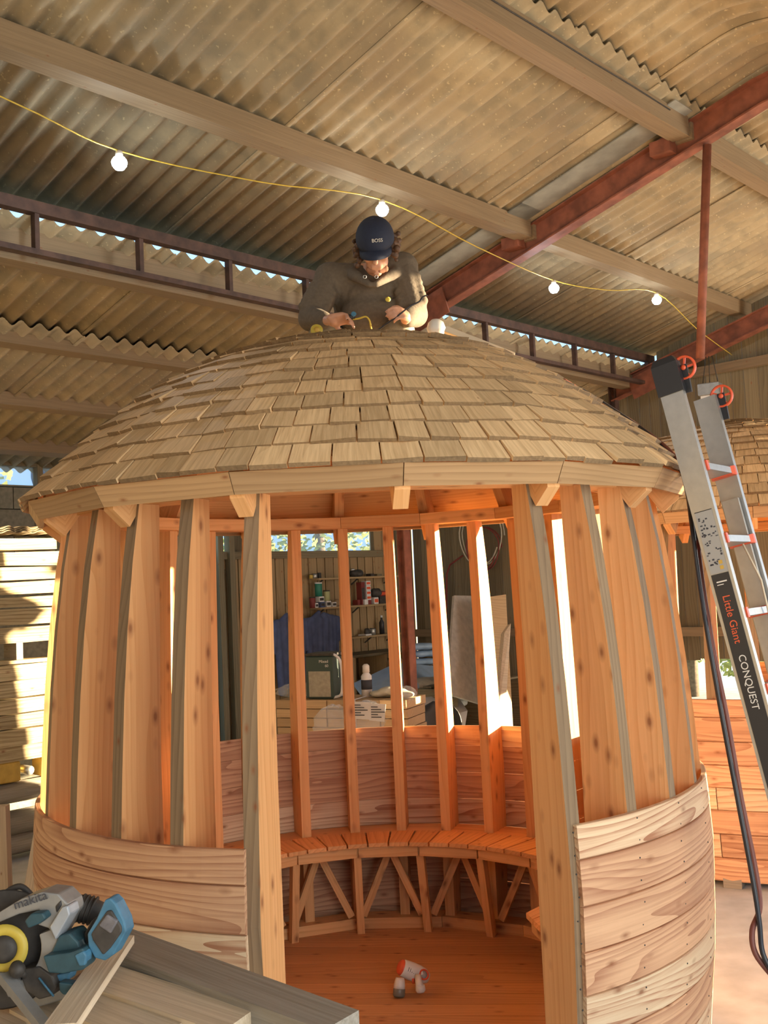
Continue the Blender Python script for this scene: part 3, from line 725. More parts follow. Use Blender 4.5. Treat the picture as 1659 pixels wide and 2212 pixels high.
for a_, b_ in zip(hoodp, hoodp[1:]): ha.append(capsv(a_, b_, .032, .032, 8))
front = pix(803, 607, .19)
ha += [capsv(hoodp[0], front+V3((-.01, 0, -.02)), .03, .018, 8), capsv(hoodp[-1], front+V3((.02, 0, -.02)), .03, .018, 8)]
hoodie = blob('hoodie', ha, .009, M_hood, man, smooth_it=5)
for dx in (-12, 13):
    c = pix(800+dx, 598, .135); t_ = [c+V3((math.cos(a)*.008, 0, math.sin(a)*.008)) for a in [2*PI*i/12 for i in range(13)]]
    tube('eyelet', t_, .002, M_steel, man, n=5)
bc = pix(838, 647, .255); lathe('chest_badge', [(.001, 0), (.013, 0), (.014, .002), (.009, .003), (.001, .003)], bc, M_yel, man, axis=(.1, -1, .15), n=14)
tp = [capsv(h_, k_, .10, .078) for h_, k_, a_, t_ in kn]+[capsv(k_, a_, .075, .056) for h_, k_, a_, t_ in kn]+[ellv(pel, (.17, .15, .13))]
blob('trousers', tp, .011, M_trou, man)
for h_, k_, a_, t_ in kn:
    blob('boot', [capsv(a_+V3((0, .03, .0)), t_, .055, .045), capsv(t_, t_+V3((0, .09, -.06)), .045, .04)], .010, M_dark, man)
# cap
V, Fc, G = ellv(hd(0, .008, .045), (.095, .116, .103), hR, 28, 18)
inv = hR.transposed(); keep = [f for f in Fc if all((inv @ (V[i]-hc)).z > .012 for i in f)]
cap = obj('cap', V, keep, M_navy, man, smooth=True); so = cap.modifiers.new('s', 'SOLIDIFY'); so.thickness = .004; so.offset = 0
br = []; NB = 14
for i in range(NB+1):
    a = R(-72+144*i/NB)
    x = math.sin(a)*.088; y0 = -math.cos(a)*.100+.012; ln = .075*math.cos(a*1.05)**.6 if abs(a*1.05) < PI/2 else 0
    dz = -.030*(abs(x)/.088)**2
    br.append((hd(x*.96, y0+.030, .052+dz), hd(x*1.0, y0-ln*.6, .036+dz*1.1), hd(x*.97, y0-ln, .022+dz*1.25)))
Vb = [p for t in br for p in t]; Fb = [(i*3+j, i*3+j+1, (i+1)*3+j+1, (i+1)*3+j) for i in range(NB) for j in range(2)]
brim = obj('brim', Vb, Fb, M_navy, cap, smooth=True); so = brim.modifiers.new('s', 'SOLIDIFY'); so.thickness = .005
lathe('cap_button', [(.001, .006), (.007, .004), (.009, 0), (.001, -.002)], hd(0, .016, .149), M_navy, cap, axis=hR @ V3((0, 0, 1)), n=10)
xd = hR @ V3((1, 0, 0)); yd = hR @ V3((0, .42, .9))
text('cap_lettering', 'BOSS', hd(-.006, -.098, .085)+hR @ V3((0, -.006, 0)), xd, yd, .024, M_white, cap, .0015)
# hair
hp = []; rh = random.Random(5)
for s in (-1, 1):
    for i in range(26):
        b = hd(s*(.082+rh.uniform(0, .032)), rh.uniform(-.055, .085), rh.uniform(-.075, .03)); hp.append(ellv(b, (rh.uniform(.010, .019),)*3, n=8, m=6))
for i in range(16): hp.append(ellv(hd(rh.uniform(-.08, .08), .095+rh.uniform(0, .02), rh.uniform(-.07, .02)), (.018,)*3, n=8, m=6))
blob('hair', hp, .0045, M_hair, man, smooth_it=1)
bp_ = [ellv(hd(s*x, -.060-.028*(1-abs(x)/.06), -.088), (.016, .016, .02), hR, 8, 6) for s in (-1, 1) for x in (.012, .026, .042)]
blob('beard', bp_, .005, flat('stubble', (.30, .135, .075), .8), man, smooth_it=2)
# things in his hands and on the ridge
t = thing('air_fitting', pix(757, 685, .05), 'small blue and black air fitting held in his gloveless hand on the left', 'fitting')
lathe('fitting_body', [(.010, -.02), (.014, -.018), (.014, .01), (.009, .014), (.009, .022)], pix(757, 685, .045), M_blk, t, axis=(1, -.3, -.1), n=12)
lathe('fitting_collar', [(.008, 0), (.013, 0), (.013, .012), (.008, .012)], pix(763, 680, .035), M_blue, t, axis=(.3, -1, .2), n=12)
tube('yellow_cord', [pix(760, 690, .05), pix(775, 688, .04), pix(790, 684, .03), pix(798, 692, .04), pix(801, 706, .06), pix(804, 718, .09)], .0045, M_cord, n=6, spl=5, label='short yellow cord hanging from the hand on the left onto the ridge', cat='cord')
tube('thin_black_cable', [pix(815, 714, .10), pix(832, 702, .07), pix(850, 690, .04), pix(872, 672, .03), pix(888, 660, .03), pix(905, 652, .04), pix(914, 641, .05), pix(923, 638, .06)], .004, M_cable, n=6, spl=5, label='thin dark cable running from the ridge through the hand on the right', cat='cable')
c = pix(684, 714, -.02)
t = thing('tape_measure', c, 'round yellow tape measure lying left of the kneeling man', 'tape measure')
lathe('case', [(.001, -.012), (.026, -.012), (.030, -.008), (.030, .008), (.026, .012), (.001, .012)], c, M_yel, t, axis=(.1, -1, .2), n=18)
lathe('case_disc', [(.001, .0), (.014, .0), (.014, .003), (.001, .003)], c+V3((.002, -.0125, .002)), M_ochre, t, axis=(.1, -1, .2), n=14)
c = pix(585, 740, .0); t = thing('pencil_stub', c, 'small bright metal rod end at the far left of the ridge', 'rod')
tube('rod_shaft', [c+V3((-.02, 0, 0)), c+V3((.05, .0, .012))], .008, M_steel, t)
c = pix(942, 709, .06)
t = thing('round_float', c, 'cream ball beside the knee of the kneeling man on the ridge', 'ball')
lathe('ball', [(.001, -.047), (.02, -.0425), (.038, -.028), (.047, 0), (.038, .028), (.02, .0425), (.001, .047)], c, M_white, t, n=24)
lathe('ball_socket', [(.012, .0), (.018, .002), (.018, .02), (.012, .022)], c+V3((.03, .0, -.045)), M_steel, t, axis=(1, 0, -.6), n=12)
board('batten', pix(962, 712, .0), pix(1110, 770, -.02), .05, .028, M_pale, label='short pale batten lying down the right slope of the shingles', cat='batten', up=(.35, 0, 1))
tube('aluminium_tube', [pix(1130, 780, .02), pix(1215, 828, .0), pix(1300, 885, -.06), pix(1360, 925, -.14), pix(1420, 962, -.25)], .008, M_steel, n=8, label='thin bright metal tube lying along the right slope of the roof', cat='tube')
# hoses from the roof to the floor
def hose(name, px, mat, r, label, cat='hose'):
    tube(name, [pix(*q) for q in px], r, mat, n=8, spl=6, label=label, cat=cat)
hose('air_hose', [(1215, 820, -.05), (1290, 865, -.12), (1370, 915, -.25), (1440, 968, -.45), (1478, 1015, -.62), (1492, 1060, -.75), (1502, 1130, -.95), (1516, 1250, -1.0), (1540, 1400, -1.05), (1570, 1550, -1.1), (1600, 1720, -1.12), (1632, 1880, -1.15), (1641, 1960, -1.2), (1625, 2010, -1.25), (1632, 2060, -1.28), (1670, 2110, -1.3)], M_brownc, .010, 'red-brown rubber hose running off the roof and down beside the ladder')
hose('power_cable', [(1250, 838, -.07), (1330, 888, -.18), (1410, 945, -.36), (1466, 1008, -.58), (1484, 1062, -.76), (1494, 1130, -.98), (1508, 1240, -1.02), (1530, 1380, -1.08), (1562, 1560, -1.12), (1596, 1740, -1.15), (1626, 1900, -1.2), (1640, 1990, -1.25), (1648, 2060, -1.3), (1680, 2120, -1.32)], M_cable, .009, 'black power cable hanging taped to the brown hose beside the ladder', 'cable')
tube('cable_tape', [pix(1497, 1110, -.955), pix(1503, 1150, -.97), pix(1510, 1190, -.975)], .017, M_cable, n=8, label='grey-black tape wrap binding the two cables below the eave', cat='tape')

# ---------------------------------------------------------------- ladder
lb = V3((1.71, -1.33, ZF)); lt = V3((1.27, -1.01, 2.62)); ld = (lt-lb).normalized(); rv = V3((.225, .31, 0)); rn = rv.normalized(); fd = rn.cross(ld).normalized()
lad = thing('ladder', lb, 'aluminium extension ladder with red rung ends leaning on the right eave', 'ladder')
def stile(p0, p1, nm='stile'):
    W2, T2 = .046, .015; hw = []
    for q in (p0, p1): hw.append([q+fd*a+rn*b for a, b in ((-W2, -T2), (W2, -T2), (W2, T2), (W2-.006, T2), (W2-.006, -T2+.006), (-W2+.006, -T2+.006), (-W2+.006, T2), (-W2, T2))])
    V, Fc, G = loft(hw); return obj(nm, V, Fc, M_alu, lad)
top = lt+ld*.16
s1 = stile(lb, top); s2 = stile(lb+rv, top+rv-ld*.04)
sc = lb+rn*.045+fd*(-.0)
for q0, off in ((lb+ld*.0, .034), (lb+rv, -.034)):
    a = q0+rn*off; W2, T2 = .034, .010
    V, Fc, G = loft([[q+fd*x+rn*y for x, y in ((-W2, -T2), (W2, -T2), (W2, T2), (-W2, T2))] for q in (a, a+ld*2.45)]); obj('inner_stile', V, Fc, M_alu, lad)
for k_ in range(9):
    c = lb+ld*(.26+.288*k_)
    q0, q1 = c+rn*.05, c+rv-rn*.05
    V, Fc, G = loft([[q+fd*x+ld*y for x, y in ((-.044, -.014), (.044, -.014), (.044, .012), (-.044, .012))] for q in (q0, q1)]); rg = obj('rung', V, Fc, M_alu, lad)
    for q, s in ((c+rn*.018, 1), (c+rv-rn*.018, -1)):
        V, Fc, G = loft([[q+fd*x*f_+ld*y*f_+rn*s*e for x, y in ((-.052, -.02), (.052, -.02), (.052, .018), (-.052, .018))] for f_, e in ((1, 0), (1, .02), (.85, .045))]); obj('rung_cap', V, Fc, M_red, rg)
for q in (top, top+rv-ld*.04):
    V, Fc, G = loft([[q+fd*x*f_+rn*y*f_+ld*e for x, y in ((-.052, -.022), (.052, -.022), (.052, .022), (-.052, .022))] for f_, e in ((1, -.07), (1, .05), (.75, .075))])
    if q == top: obj('end_cap', V, Fc, M_blk, lad)
for q, e in ((top+ld*.02, .02), (top+rv-ld*.05, .02)):
    c = q+fd*.062+rn*e
    wh = lathe('wheel', [(.040, -.008), (.048, -.006), (.048, .006), (.040, .008), (.040, -.008)], c, M_red, lad, axis=rn, n=26)
    lathe('hub', [(.001, -.012), (.010, -.012), (.010, .012), (.001, .012)], c, M_red, wh, axis=rn, n=12)
    for a in range(5):
        dd = fd*math.cos(a*1.257)+ld*math.sin(a*1.257); board('spoke', c+dd*.008, c+dd*.042, .008, .006, M_red, wh, up=rn)
    board('wheel_bracket', c-ld*.10-fd*.008, c+ld*.012, .012, .03, M_blk, lad, up=fd)
tube('guide_rope', [lb+rv*.5+ld*(2.25)+fd*.05, lb+rv*.6+ld*2.1+fd*.07, lb+rv*.7+ld*1.9+fd*.05], .004, M_pale, lad, n=6)
# labels on the near stile
so_ = -rn*.0155; face0 = lb+so_
def lab(nm, s0, s1, f0, f1, mat, par=None, e=.0006):
    q = [face0-rn*e+ld*a+fd*b for a, b in ((s0, f0), (s1, f0), (s1, f1), (s0, f1))]; return prism(nm, q, -rn*.0004, mat, par or s1)
def dist_for(py):
    best = min(((abs(proj_y(lb+ld*(i/200))-py), i/200) for i in range(0, 560)), key=lambda t: t[0]); return best[1]
def proj(p):
    v = Vector(p)-CAM; c, s = math.cos(PITCH), math.sin(PITCH); fw = v.y*c+v.z*s; up = -v.y*s+v.z*c; c, s = math.cos(ROLL), math.sin(ROLL)
    return (829.5+F_PX*(v.x*c-up*s)/fw, 1106-F_PX*(v.x*s+up*c)/fw)
proj_y = lambda p: proj(p)[1]
d1, d2, d3 = dist_for(1105), dist_for(1238), dist_for(1255); d4 = dist_for(1700)
def lab2(nm, a, b, f0, f1, mat, e=.0006):
    q = [face0-rn*e+ld*x+fd*y for x, y in ((a, f0), (b, f0), (b, f1), (a, f1))]; return prism(nm, q, -rn*.0004, mat, lad)
M_label = flat('silver_label', (.36, .35, .33), .5)
lab2('safety_label', d2, d1, -.034, .034, M_label); lab2('label_edge', d1, d1+.003, -.034, .034, M_blk)
rr_ = random.Random(9)
for i in range(46):
    a = rr_.uniform(d2+.03, d1-.01); b = rr_.uniform(-.030, .026); lab2('label_print', a, a+rr_.uniform(.003, .008), b, b+rr_.uniform(.004, .010), M_ink, .0012)
for i, cc in enumerate((M_ochre, M_ochre)): lab2('warning_mark', d2+.012+i*.02, d2+.026+i*.02, .008, .022, cc, .0013)
lab2('brand_strip', d4, d2-.002, -.034, .034, M_blk)
lx = -ld
text('ladder_lettering', 'Little Giant', face0-rn*.0014+ld*(d2-.085)+fd*(-.012), lx, fd, .040, M_red, lad, .0004)
text('ladder_lettering', 'CONQUEST', face0-rn*.0014+ld*(d2-.31)+fd*(-.012), lx, fd, .038, M_white, lad, .0004)
lab2('small_print', d2-.035, d2-.030, -.02, .02, M_white, .0012); lab2('small_print', d2-.045, d2-.042, -.02, .005, M_white, .0012)

# ---------------------------------------------------------------- things seen through the studs
def bbox(name, c, sx, sy, sz, mat, parent=None, yaw=None, **kw):
    """box whose base centre is c; x axis along the shelf wall (dp) unless yaw given"""
    a = dp if yaw is None else Vector((math.cos(yaw), math.sin(yaw), 0)); b = Vector((-a.y, a.x, 0)); c = Vector(c); e = min(sx, sy, sz)*.06
    def rg(z, k): return [c+a*(sx/2-k)*i+b*(sy/2-k)*j+Vector((0, 0, z)) for i, j in ((-1, -1), (1, -1), (1, 1), (-1, 1))]
    V, Fc, G = loft([rg(0, e), rg(e, 0), rg(sz-e, 0), rg(sz, e)]); return obj(name, V, Fc, mat, parent, gc=G, **kw)
SWL = WB+.10
for i, (z, u0_, u1_) in enumerate(((2.15, 5.72, 7.25), (1.775, 5.72, 7.25), (1.365, 6.15, 7.25))):
    nm = ['top', 'middle', 'lowest'][i]
    t = thing('wall_shelf', B((u0_+u1_)/2, SWL, z), nm+' of the three plank shelves on the board wall behind the gazebo', 'shelf', 'plank shelves on the board wall')
    board('shelf_board', B(u0_, SWL+.02, z-.012), B(u1_, SWL+.02, z-.012), .19, .024, M_barnl, t)
    for uu in (u0_+.12, (u0_+u1_)/2, u1_-.12): board('bracket', B(uu, SWL-.07, z-.10), B(uu, SWL+.05, z-.026), .02, .012, M_dark, t)
def shelf_item(px, z, w_m, h_m, mat, name, label, cat, d=.09, shape='box', group=None, lift=0, band=None):
    u = None
    c = pixw(px, 1250, WB+.13); c.z = z+lift
    t = thing(name, c, label, cat, group)
    if shape == 'box':
        bbox('carton', c, w_m, d, h_m, mat, t)
        if band: bbox('label_panel', c+Vector((hh.x, hh.y, 0))*(d/2+.001)+Vector((0, 0, h_m*.25)), w_m*.8, .002, h_m*.5, band, t)
    elif shape == 'tin':
        lathe('tin_body', [(.001, 0), (w_m/2, 0), (w_m/2, h_m*.9), (w_m*.46, h_m*.92)], c, mat, t, n=16); lathe('lid', [(w_m*.50, h_m*.9), (w_m*.50, h_m), (.001, h_m)], c, band or M_dark, t, n=16)
    elif shape == 'bottle':
        lathe('bottle_body', [(.001, 0), (w_m/2, 0), (w_m/2, h_m*.62), (w_m*.2, h_m*.78), (w_m*.2, h_m*.9)], c, mat, t, n=14); lathe('cap', [(w_m*.22, h_m*.88), (w_m*.22, h_m), (.001, h_m)], c, band or M_dark, t, n=10)
    elif shape == 'heap':
        blob('heap', [ellv(c+dp*rnd.uniform(-w_m/3, w_m/3)+Vector((0, 0, h_m*.35)), (w_m*.3, d*.5, h_m*.42), None, 10, 8) for _ in range(4)]+[ellv(c+Vector((0, 0, h_m*.3)), (w_m*.45, d*.5, h_m*.38))], .012, mat, t)
    return t
s0, s1, s2 = 2.15, 1.775, 1.365
shelf_item(680, s0, .07, .06, M_steel, 'tin', 'shiny metal tin at the left end of the top shelf', 'tin', shape='tin')
shelf_item(672, s0, .05, .05, M_ochre, 'small_pot', 'little brass-coloured pot left of the shiny tin on the top shelf', 'pot', shape='tin')
shelf_item(690, s0, .05, .07, M_dark, 'small_jar', 'small dark jar right of the shiny tin on the top shelf', 'jar', shape='tin')
shelf_item(772, s0, .20, .13, M_dark, 'cloth_bundle', 'dark grey bundled cloth on the right of the top shelf', 'bundle', shape='heap', d=.14)
shelf_item(763, s0, .05, .06, M_paper, 'paper_roll', 'small white roll tucked against the dark bundle on the top shelf', 'roll', shape='tin', d=.05, lift=.05)
shelf_item(800, s0, .07, .035, M_dark, 'small_tool', 'low dark tool right of the bundle on the top shelf', 'tool')
shelf_item(815, s0, .09, .03, M_barnb, 'flat_tin', 'flat brown tin at the right end of the top shelf', 'tin')
shelf_item(688, s1, .085, .07, M_paper, 'screw_box', 'white screw carton under the green canister', 'carton', lift=.07, band=M_dark)
shelf_item(687, s1, .095, .18, flat('green_can', (.03, .20, .13), .5), 'canister', 'green canister with a white top on the middle shelf', 'canister', shape='tin', lift=.142, band=M_paper)
shelf_item(704, s1, .09, .14, flat('olive_label', (.42, .42, .20), .6), 'glue_tub', 'olive labelled tub with dark lid beside the green canister', 'tub', shape='tin', lift=.075, band=M_dark)
for i, (px, w, h) in enumerate(((677, .05, .06), (690, .07, .07), (703, .08, .08), (715, .07, .06))):
    shelf_item(px, s1, w, h if i else .06, M_paper if i != 1 else M_jack, 'screw_box', ['tiny white carton at the left end of the middle shelf', 'blue and white carton low on the middle shelf', 'white carton below the olive tub', 'white carton fourth from the left on the middle shelf'][i], 'carton', group='cartons on the middle shelf', band=M_dark)
shelf_item(673, s1, .08, .14, M_darkred, 'paint_tin', 'dark red tin at the far left of the middle shelf', 'tin', shape='tin', lift=0)
shelf_item(725, s1, .12, .13, M_card, 'open_carton', 'brown crumpled carton in the middle of the middle shelf', 'carton', shape='heap')
cols = [(779, .075, M_darkred), (790, .085, M_paper)]
for j in range(4):
    shelf_item(790, s1, .085, .062, M_paper, 'fixings_box', ['lowest', 'second', 'third', 'topmost'][j]+' of the stacked orange and white fixing boxes', 'box', group='orange and white boxes stacked on the middle shelf', lift=.06+j*.064, band=M_red)
shelf_item(790, s1, .085, .06, M_darkred, 'fixings_box', 'dark red box under the orange and white stack', 'box')
shelf_item(778, s1, .07, .30, M_darkred, 'tall_carton', 'tall dark red carton left of the orange and white stack', 'carton', band=M_dark)
shelf_item(768, s1, .05, .07, M_darkred, 'small_carton', 'small dark red carton nearest the stud on the middle shelf', 'carton')
shelf_item(780.5, s1, .065, .07, M_paper, 'small_carton', 'small cream carton in front of the tall dark red carton', 'carton', d=.15)
shelf_item(804, s1, .085, .09, M_paper, 'screw_box', 'white carton with red print right of the box stack', 'carton', band=M_red, d=.12)
shelf_item(812, s1, .17, .15, M_dark, 'power_tool', 'dark heaped power tool on the right of the middle shelf', 'tool', shape='heap', lift=.10)
shelf_item(822, s1, .13, .07, M_darkred, 'flat_case', 'flat red and black case at the right end of the middle shelf', 'case', lift=.10, band=M_red)
shelf_item(820, s1, .13, .10, M_dark, 'tool_case', 'black case under the red case on the middle shelf', 'case')
shelf_item(820, s2, .07, .25, M_blk, 'spray_bottle', 'black bottle with a white label on the lowest shelf', 'bottle', shape='bottle', band=M_paper)
shelf_item(800, s2, .08, .09, M_steel, 'hook_tin', 'small shiny fitting near the middle of the lowest shelf', 'fitting', shape='tin')
shelf_item(788, s2, .10, .13, M_dark, 'dark_tool', 'dark upright tool on the left of the lowest shelf', 'tool', shape='heap')
shelf_item(783, s2, .11, .02, M_paper, 'flat_pad', 'flat white pad lying on the lowest shelf', 'pad', d=.14)
# overalls hanging on the wall
def garment(pxs, pys, w, name, label, cat, mat):
    (x0, x1), (y0, y1) = pxs, pys; a = pixw(x0, y0, w); b = pixw(x1, y1, w); ps = []
    zt, zb_ = a.z, b.z; L = (Vector((b.x, b.y, 0))-Vector((a.x, a.y, 0))); n = 9
    c0 = Vector((a.x, a.y, 0))
    r2 = random.Random(len(label))
    ps.append(capsv(c0+L*.12+Vector((0, 0, zt-.16)), c0+L*.42+Vector((0, 0, zt-.03)), .04, .03)); ps.append(capsv(c0+L*.55+Vector((0, 0, zt-.06)), c0+L*.9+Vector((0, 0, zt-.14)), .035, .04))
    for i in range(n):
        f = .12+.76*i/(n-1); top_ = c0+L*f+Vector((0, 0, zt-.12)); bot = c0+L*(f+r2.uniform(-.07, .07))+Vector((0, 0, zb_+r2.uniform(0, .12)))+hh*r2.uniform(-.02, .03)
        ps.append(capsv(top_, bot, .05*r2.uniform(.7, 1.2), .04*r2.uniform(.6, 1.3)))
    for s, f in ((-1, .06), (1, .94)): ps.append(capsv(c0+L*f+Vector((0, 0, zt-.13)), c0+L*(f+s*.05)+Vector((0, 0, zb_*.45+zt*.55)), .045, .035))
    o = blob(name, ps, .014, mat, None, smooth_it=2, label=label, cat=cat); return o
garment((588, 668), (1325, 1500), WB+.25, 'overalls', 'long blue-grey overalls hanging left of the middle studs', 'overalls', M_jack)
garment((656, 738), (1320, 1455), WB+.18, 'work_jacket', 'blue work jacket hanging under the shelves', 'jacket', M_jack)
shelf_item(700, 1.62, .30, .03, M_barnb, 'hook_rail', 'dark coat hook rail above the blue work jacket', 'rail', d=.02)
# hoist chest of dark boards under the shelves
t = thing('workbench_cabinet', pixw(780, 1440, WB+.35), 'dim brown open-fronted timber cabinet below the lowest shelf', 'cabinet')
cb = B(6.55, WB+.3, ZF)
for z, nm in ((.35, 'shelf_panel'), (.78, 'shelf_panel'), (1.14, 'top_panel')): board(nm, B(5.95, WB+.3, z), B(7.15, WB+.3, z), .5, .03, M_barnb, t)
for uu in (5.96, 6.55, 7.14): board('side_panel', B(uu, WB+.3, ZF), B(uu, WB+.3, 1.13), .5, .03, M_barnl, t, up=dp)
bbox('sack', B(6.8, WB+.3, .80), .35, .3, .24, M_card, t)
# pack of timber with plastic wrap
pc = pixz(745, 1535, .95)
def rowbox(px0, px1, y, ztop, nrow, ncol, depth, lab_, hrow, mat):
    a = pixz(px0, y, ztop); b = pixz(px1, y, ztop); d = (b-a); d.z = 0; L = d.length; ax = d.normalized(); q = Vector((-ax.y, ax.x, 0))
    t = thing('timber_pack', (a+b)/2-Vector((0, 0, ztop-ZF)), lab_, 'timber pack')
    for i in range(nrow):
        for j in range(ncol):
            f0, f1 = j/ncol+.003, (j+1)/ncol-.003; z = ztop-hrow*(i+.5)
            board('packed_board', a+d*f0+q*(depth/2+rnd.uniform(-.01, .01))+Vector((0, 0, z-ztop)), a+d*f1+q*depth/2+Vector((0, 0, z-ztop)), depth, hrow-.006, mat, t)
    return t, a, b, ax, q
tp_, a_, b_, ax_, q_ = rowbox(596, 878, 1512, 1.10, 5, 5, .42, 'pack of short brown boards wrapped in clear film behind the gazebo', .075, M_pack)
for f in (.18, .62): 
    c = a_.lerp(b_, f); tube('strap', [c-q_*.006+Vector((0, 0, -.37)), c-q_*.006+Vector((0, 0, .004)), c+q_*.42+Vector((0, 0, .004))], .006, M_paper, tp_, n=5)
board('bearer', a_-Vector((0, 0, .40))+q_*.21, b_-Vector((0, 0, .40))+q_*.21, .4, .05, M_barnb, tp_)
for f in (.08, .5, .92):
    c = a_.lerp(b_, f)+q_*.21; board('trestle_leg', Vector((c.x, c.y, ZF)), Vector((c.x, c.y, .68)), .38, .08, M_barnb, tp_, up=ax_)
def film(name, c, sx, sy, sz, seed, mat, label):
    r2 = random.Random(seed); V, Fc, G = ellv(c, (sx, sy, sz), None, 22, 14); V = [v+Vector((r2.uniform(-1, 1)*sx*.10, r2.uniform(-1, 1)*sy*.1, r2.uniform(-1, 1)*sz*.10)) for v in V]
    return obj(name, V, Fc, mat, None, label=label, cat='plastic wrap')
film('plastic_wrap', a_.lerp(b_, .50)-q_*.12+Vector((0, 0, -.18)), .17, .06, .15, 2, M_clear, 'shiny crumpled clear plastic bag slumped over the front of the timber pack')
film('plastic_wrap', a_.lerp(b_, .72)-q_*.07+Vector((0, 0, -.13)), .17, .04, .13, 5, M_clear, 'clear film hanging below the white delivery labels on the timber pack')
film('plastic_wrap', a_.lerp(b_, .10)+q_*.2+Vector((0, 0, .06)), .20, .14, .06, 8, M_clear, 'pale film bunched on the left end of the timber pack')
film('plastic_wrap', a_.lerp(b_, .97)+q_*.1+Vector((0, 0, .04)), .08, .08, .06, 9, M_clear, 'whitish film tuft on the right end of the timber pack')
for i, (f, w, dz) in enumerate(((.70, .20, -.055), (.83, .13, -.07))):
    c = a_.lerp(b_, f)-q_*.125+Vector((0, 0, dz)); u_ = Vector((0, 0, 1))
    lb_ = prism('delivery_label', [c+ax_*x+u_*z-q_*(.02 if z < 0 else 0) for x, z in ((-w/2, -.075), (w/2, -.085), (w/2+.01, .05), (-w/2-.01, .06))], q_*.002, M_paper, None, label=['wide white printed delivery label on the wrapped timber pack', 'narrow white printed label right of the wider label on the pack'][i], cat='label')
    for j in range(5): prism('printed_line', [c+ax_*x+u_*z-q_*.0215 for x, z in ((-w*.35, .035-.02*j), (w*.1+.03*(j % 3), .035-.02*j), (w*.1+.03*(j % 3), .028-.02*j), (-w*.35, .028-.02*j))], q_*.0004, M_ink, lb_)
# green enamelled heater case with bent tube handle
hc_ = a_.lerp(b_, .33)+q_*.18
t = thing('heater_case', hc_, 'dark green metal case with beige front and bent tube handle on the timber pack', 'machine case')
yaw_ = math.atan2(ax_.y, ax_.x)
bbox('case_body', hc_, .25, .25, .36, M_green, t, yaw_)
bbox('front_panel', hc_-q_*.127+Vector((0, 0, .02)), .20, .006, .21, flat('beige_panel', (.36, .33, .25), .7, 0, .15, 30), t, yaw_)
bbox('top_rim', hc_+Vector((0, 0, .358)), .26, .26, .02, M_dark, t, yaw_)
text('case_lettering', 'Mixed', hc_-q_*.1275+ax_*.0+Vector((0, 0, .30)), ax_, (0, 0, 1), .035, M_paper, t, .0005); text('case_lettering', '60', hc_-q_*.1275+ax_*.055+Vector((0, 0, .265)), ax_, (0, 0, 1), .032, M_paper, t, .0005)
for k_ in (-.05, .02):
    e = hc_+ax_*(.16+.0)+q_*k_*2; tube('tube_handle', [e-ax_*.07+Vector((0, 0, .365)), e-ax_*.02+Vector((0, 0, .36)), e+ax_*.03+Vector((0, 0, .29)), e+ax_*.03+Vector((0, 0, .06)), e-ax_*.03+Vector((0, 0, .015)), e-ax_*.08+Vector((0, 0, .015))], .012, M_paper, t, n=8, spl=4)
c = a_.lerp(b_, .615)+q_*.25
t = thing('glue_bottle', c, 'white glue bottle with dark label standing on the timber pack', 'bottle')
lathe('bottle_body', [(.001, 0), (.045, 0), (.045, .17), (.022, .20), (.022, .21)], c, M_paper, t, n=16); lathe('cap', [(.03, .20), (.03, .255), (.015, .27), (.001, .27)], c, M_white, t, n=14)
lathe('bottle_label', [(.0455, .06), (.0462, .06), (.0462, .14), (.0455, .14), (.0455, .06)], c, M_ink, t, n=16)
c = a_.lerp(b_, .80)+q_*.2
blob('crumpled_rag', [ellv(c+ax_*x+Vector((0, 0, z)), (.09, .08, s), None, 10, 8) for x, z, s in ((-.08, .03, .03), (0, .05, .04), (.08, .04, .035), (.14, .02, .03))], .012, M_bag, label='grey-brown crumpled rag on the right of the timber pack', cat='rag')
c = a_.lerp(b_, .12)+q_*.35
t = thing('nail_gun', c, 'dark tool with bright glints lying on the left of the timber pack', 'power tool')
tube('tool_body', [c+Vector((0, 0, .12)), c+ax_*.13+Vector((0, 0, .09)), c+ax_*.26+Vector((0, 0, .06))], [.04, .05, .035], M_blk, t, n=10); tube('tool_handle', [c+ax_*.12+Vector((0, 0, .08)), c+ax_*.10+q_*(-.1)+Vector((0, 0, .03))], .022, M_dark, t)
tube('magazine', [c+ax_*.02+Vector((0, 0, .17)), c+ax_*.24+Vector((0, 0, .11))], .012, M_steel, t)
# blue boards, bags and sheets right of the steel column
def slab(name, pts, thick, mat, label, cat, group=None):
    v = (Vector(pts[1])-Vector(pts[0])).cross(Vector(pts[2])-Vector(pts[0])).normalized()
    if v.z > 0: v = -v
    return prism(name, pts, v*thick, mat, None, label=label, cat=cat, group=group)
slab('foam_board', [pixw(765, 1475, -5.3), pixw(860, 1430, -5.3), pixw(905, 1478, -4.6), pixw(795, 1515, -4.6)], .05, M_bluep, 'blue foam board lying tilted behind the timber pack', 'board')
slab('foam_board', [pixw(858, 1432, -5.2), pixw(960, 1440, -5.2), pixw(985, 1475, -4.9), pixw(885, 1480, -4.8)], .06, M_bluep, 'blue foam board beneath the folded blue sheets', 'board')
def pillow(name, c, ax, L, Wd, Hh, mat, label, cat='bag', group=None):
    ax = Vector(ax).normalized(); q = Vector((-ax.y, ax.x, 0)); r2 = random.Random(int(abs(c.x*1000)))
    ps = [ellv(c+ax*x*L+q*y*Wd+Vector((0, 0, Hh*.4)), (L*.38, Wd*.45, Hh*.5), None, 12, 8) for x, y in ((-.2, -.1), (.2, .1), (0, .15), (-.3, .12), (.3, -.12))]
    return blob(name, ps, .02, mat, None, smooth_it=3, label=label, cat=cat, group=group)
